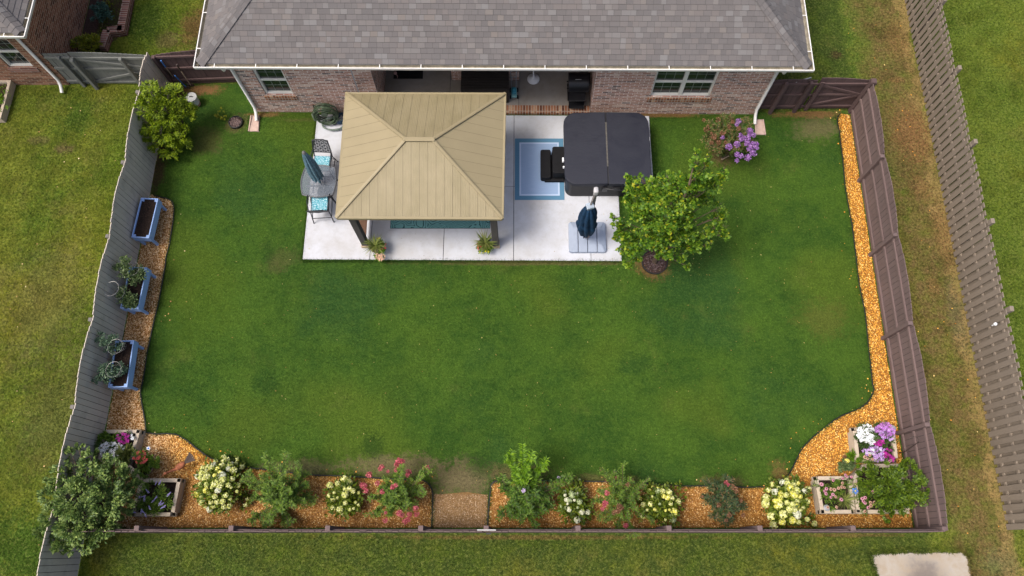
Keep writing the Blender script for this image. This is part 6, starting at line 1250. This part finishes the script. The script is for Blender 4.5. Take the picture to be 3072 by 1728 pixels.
def cones(label, base, h0, heads, lm, n):
    bw = P(*base, h0); t = thing("coneflowers", label, "flowers", bw, 0, "coneflower clumps"); b = MB(); cl = []
    for x, y, k in heads:
        px, py = zc(x, y); h = .66+random.uniform(-.06, .1); p = P(px, py, h); g_ = Vector((bw.x+(p.x-bw.x)*.8, bw.y+(p.y-bw.y)*.8, h0)); ob = place(CON[k], "flower_head", t, p, random.uniform(.040, .055), .35)
        b.tube([g_, g_.lerp(p, .5)+Vector((0, 0, .03)), p], [.006, .005, .005], 5); cl.append((g_.x, g_.y, h0+.14, .11))
    b.build("stems", M_STEM, t); V, F = cloud(cl, n, .085, T_LONG, up=.4, twig=.5, shell=.3); fast("foliage", V, F, lm, t)
HB = [(225, 785, 'p'), (280, 835, 'p'), (278, 888, 'p'), (350, 895, 'p'), (353, 745, 'p'), (330, 840, 'f'), (365, 845, 'f'), (408, 828, 'f'), (452, 775, 'f'), (445, 815, 'f'), (470, 820, 'f'), (455, 725, 'p'), (483, 690, 'p'), (545, 710, 'p'), (497, 705, 'p'), (380, 920, 'f'), (440, 948, 'p'), (295, 1030, 'f'), (390, 1030, 'f'), (265, 860, 'p'), (235, 790, 'p'), (330, 925, 'p')]
cones("pink and faded coneflowers in the square right raised bed", (2505, 1485), .25, HB, M_L_CRAPE, 900)
HC = [(770, 870, 'p'), (692, 930, 'p'), (672, 965, 'p'), (660, 940, 'p'), (748, 980, 'f'), (790, 982, 'f'), (752, 1015, 'f'), (725, 1035, 'p'), (722, 805, 'f'), (690, 1075, 'f'), (690, 985, 'p'), (600, 785, 'f'), (645, 790, 'f')]
cones("sparse coneflowers left of the glossy shrub in the pentagonal raised bed", (2598, 1500), .25, HC, M_L_CRAPE, 700)
cones("few pale coneflowers at the front edge of the violet flower bed", (2610, 1378), .28, [(718, 515, 'f'), (690, 500, 'f'), (740, 480, 'f'), (948, 545, 'p'), (770, 520, 'f')], M_L_CRAPE, 350)
# spiky plants, pots
def spiky(b_, t, c, n, l, m, nm="spike_leaves"):
    a = rng.uniform(0, 6.28, n); e = rng.uniform(.1, 1.6, n); ax = np.column_stack((np.cos(a), np.sin(a), e)); tm = np.array([(0, -.03, 0), (0, .03, 0), (.5, .028, .03), (.5, -.028, .03), (1, 0, -.16)]); f = np.array([(0, 3, 2), (0, 2, 1), (3, 4, 2)])
    V, F = instances(tm, f, np.tile(np.array(c), (n, 1)), ax, np.tile((0, 0, 1.), (n, 1)), l*rng.uniform(.6, 1.15, n)); fast(nm, V, F, m, t)
p = P(2530, 1500, .28); t = thing("ornamental_grass", "striped green and gold grass tuft in the square right raised bed", "grass clump", p); spiky(None, t, p, 110, .34, M_L_SPIKE); b = MB(); b.ell(p, (.05, .05, .04)); b.build("crown", M_STEM, t)
def pot(label, px, py, sp, sets, clumps, n):
    c = P(px, py, PZ); t = thing("flower_pot", label, "flower pot", c, 0, "flower pots by the gazebo posts"); b = MB(); b.lathe([(.12, 0), (.16, .24), (.175, .25), (.175, .28), (.15, .28), (.145, .22), (0, .22)], c, 24); b.build("pot", M_TERRA, t, smooth=40)
    s = P(*sp); spiky(None, t, s, 90, .42, M_L_SPIKE); cl = [W(q) for q in clumps]; V, F = cloud(cl, n, .05, T_RH, up=.5, twig=.4); fast("foliage", V, F, M_L_CRAPEY, t)
    for key, cx_, cy_, rx_, ry_, num, hh in sets:
        for _ in range(num): a = random.uniform(0, 6.28); r = math.sqrt(random.random()); place(VIN[key], "blossom", t, P(cx_+rx_*r*math.cos(a), cy_+ry_*r*math.sin(a), hh+random.uniform(-.03, .04)), random.uniform(.022, .032), .6)
pot("flower pot of peach blossoms and spiky leaves at the left gazebo post", 1134, 752, (1126, 738, .42), [("p", 1140, 770, 15, 11, 42, .36), ("p", 1143, 738, 14, 9, 16, .42), ("r", 1148, 738, 10, 12, 6, .42), ("y", 1132, 716, 10, 4, 5, .42)], [(1135, 745, .36, .17), (1142, 730, .38, .13), (1138, 765, .3, .13)], 900)
pot("flower pot with red blossoms and a spiky plant at the right gazebo post", 1452, 742, (1455, 730, .44), [("r", 1437, 738, 7, 13, 16, .38), ("y", 1452, 755, 14, 5, 5, .34)], [(1452, 738, .34, .17), (1445, 748, .3, .13), (1460, 745, .3, .13)], 1000)
c = P(442, 1400); t = thing("flower_pot", "wide brown pot of small red flowers beside the upper left raised bed", "flower pot", c); b = MB(); b.lathe([(.2, 0), (.29, .26), (.31, .28), (.31, .31), (.275, .31), (.27, .25), (0, .25)], c, 32); b.build("pot", M_TERRA, t, smooth=40); b = MB(); b.lathe([(.268, .252), (0, .265)], c, 24); b.build("soil", M_SOIL, t)
V, F = cloud([W(q) for q in ((420, 1372, .5, .16), (435, 1385, .45, .14), (462, 1380, .42, .15), (470, 1390, .38, .12), (425, 1410, .4, .16), (440, 1420, .36, .12))], 1500, .055, T_RH, up=.5, twig=.4); fast("foliage", V, F, M_L_CRAPE, t)
for _ in range(38): a = random.uniform(0, 6.28); r = math.sqrt(random.random()); place(VIN["r"], "blossom", t, P(421+22*r*math.cos(a), 1372+20*r*math.sin(a), .56+random.uniform(-.04, .04)), random.uniform(.024, .034), .6)
p = P(445, 1345, .55); t = thing("flower_ornament", "tiny pale blue flower ornament on a stake above the red flower pot", "ornament", (p.x, p.y, 0)); place(VIN["w"], "petals", t, p, .05, .3); b = MB(); b.ell(p, (.025, .025, .015)); b.build("centre", M_BLUEF, t, smooth=60); b = MB(); b.tube([(p.x, p.y, 0), p], .006, 6); b.build("stake", M_WIRE, t)
p = P(2564, 1473, .40); t = thing("flower_ornament", "blue metal flower ornament with a yellow centre on the shared bed timber", "ornament", p); me = vinca_mesh("petals", M_BLUEF); place(me, "petals", t, p+Vector((0, 0, .03)), .085, .25); b = MB(); b.ell(p+Vector((0, 0, .045)), (.02, .02, .012)); b.build("centre", mat("yellow_dot", (.7, .55, .03), .5), t, smooth=60)
for px, py, h_, l in ((2675, 1286, .42, "small grey round lamp beside the violet flowers"), (2477, 1524, .32, "small grey round lamp in the near corner of the coneflower bed")):
    c = P(px, py, h_); t = thing("garden_lamp", l, "garden lamp", c); b = MB(); b.lathe([(.0, .0), (.035, .0), (.075, .05), (.08, .07), (.06, .08), (0, .085)], c, 20); b.build("lamp_head", M_GREYP, t, smooth=40); b = MB(); b.tube([c-Vector((0, 0, .25)), c], .012, 6); b.build("stake", M_GREYP, t)
c = P(2540, 1395); t = thing("potted_plant", "variegated plant with a yellow flower head left of the upper right raised bed", "plant", c); b = MB(); b.lathe([(.13, 0), (.17, .16), (.15, .16), (.14, .12), (0, .12)], c, 20); b.build("pot", M_TERRA, t, smooth=40)
V, F = cloud([W(q) for q in ((2530, 1400, .25, .14), (2548, 1398, .26, .14), (2535, 1385, .28, .13))], 1100, .05, T_RH, up=.6); fast("foliage", V, F, M_L_TOM, t); V, F = cloud([W(q) for q in ((2555, 1372, .3, .15), (2560, 1385, .28, .14), (2562, 1360, .28, .1), (2582, 1378, .35, .06))], 1300, .06, T_LONG, up=.6); fast("fine_foliage", V, F, M_L_CRAPEY, t)
place(B_YEL[0], "flower_head", t, P(2541.5, 1382, .38), .055, .2); place(PAN["seed"][0], "flower_head", t, P(2534, 1369, .4), .06, .3)
# rusty bird
c = P(545, 1398, 0); t = thing("garden_ornament", "rusty red metal bird ornament standing on the gravel near the hydrangea", "ornament", c); bc = P(541, 1398, .42); d = Vector((.85, .55, .25)).normalized()
b = MB(); Mx = Matrix.Translation(bc) @ d.to_track_quat('X', 'Z').to_matrix().to_4x4(); b.ell(None, (.17, .085, .09), 14, 8, 0, Mx); b.build("body", M_RUST, t, smooth=60)
b = MB(); b.tube([bc-d*.13, bc-d*.22+Vector((-.03, -.02, .1)), bc-d*.3+Vector((-.02, -.02, .2))], [.05, .03, .025], 8); b.ell(bc-d*.33+Vector((-.02, -.02, .22)), (.045, .04, .04)); b.tube([bc-d*.35+Vector((-.02, -.02, .22)), bc-d*.46+Vector((-.03, -.03, .2))], [.018, .004], 6); b.build("head", M_RUST, t, smooth=60)
b = MB()
for i in range(5): a = (i-2)*.16; e = Vector((d.x*math.cos(a)-d.y*math.sin(a), d.x*math.sin(a)+d.y*math.cos(a), .35+.06*i)); b.bar(bc+d*.12, bc+d*.12+e*.33, .045, .006)
b.build("tail", M_DWIRE, t)
for sx in (-.05, .05): b = MB(); b.tube([bc+Vector((sx, -sx, -.05)), Vector((bc.x+sx, bc.y-sx-.02, 0)), Vector((bc.x+sx+.02, bc.y-sx-.09, .006))], .009, 6); b.build("leg", M_RUST, t)
bpy.context.view_layer.update()
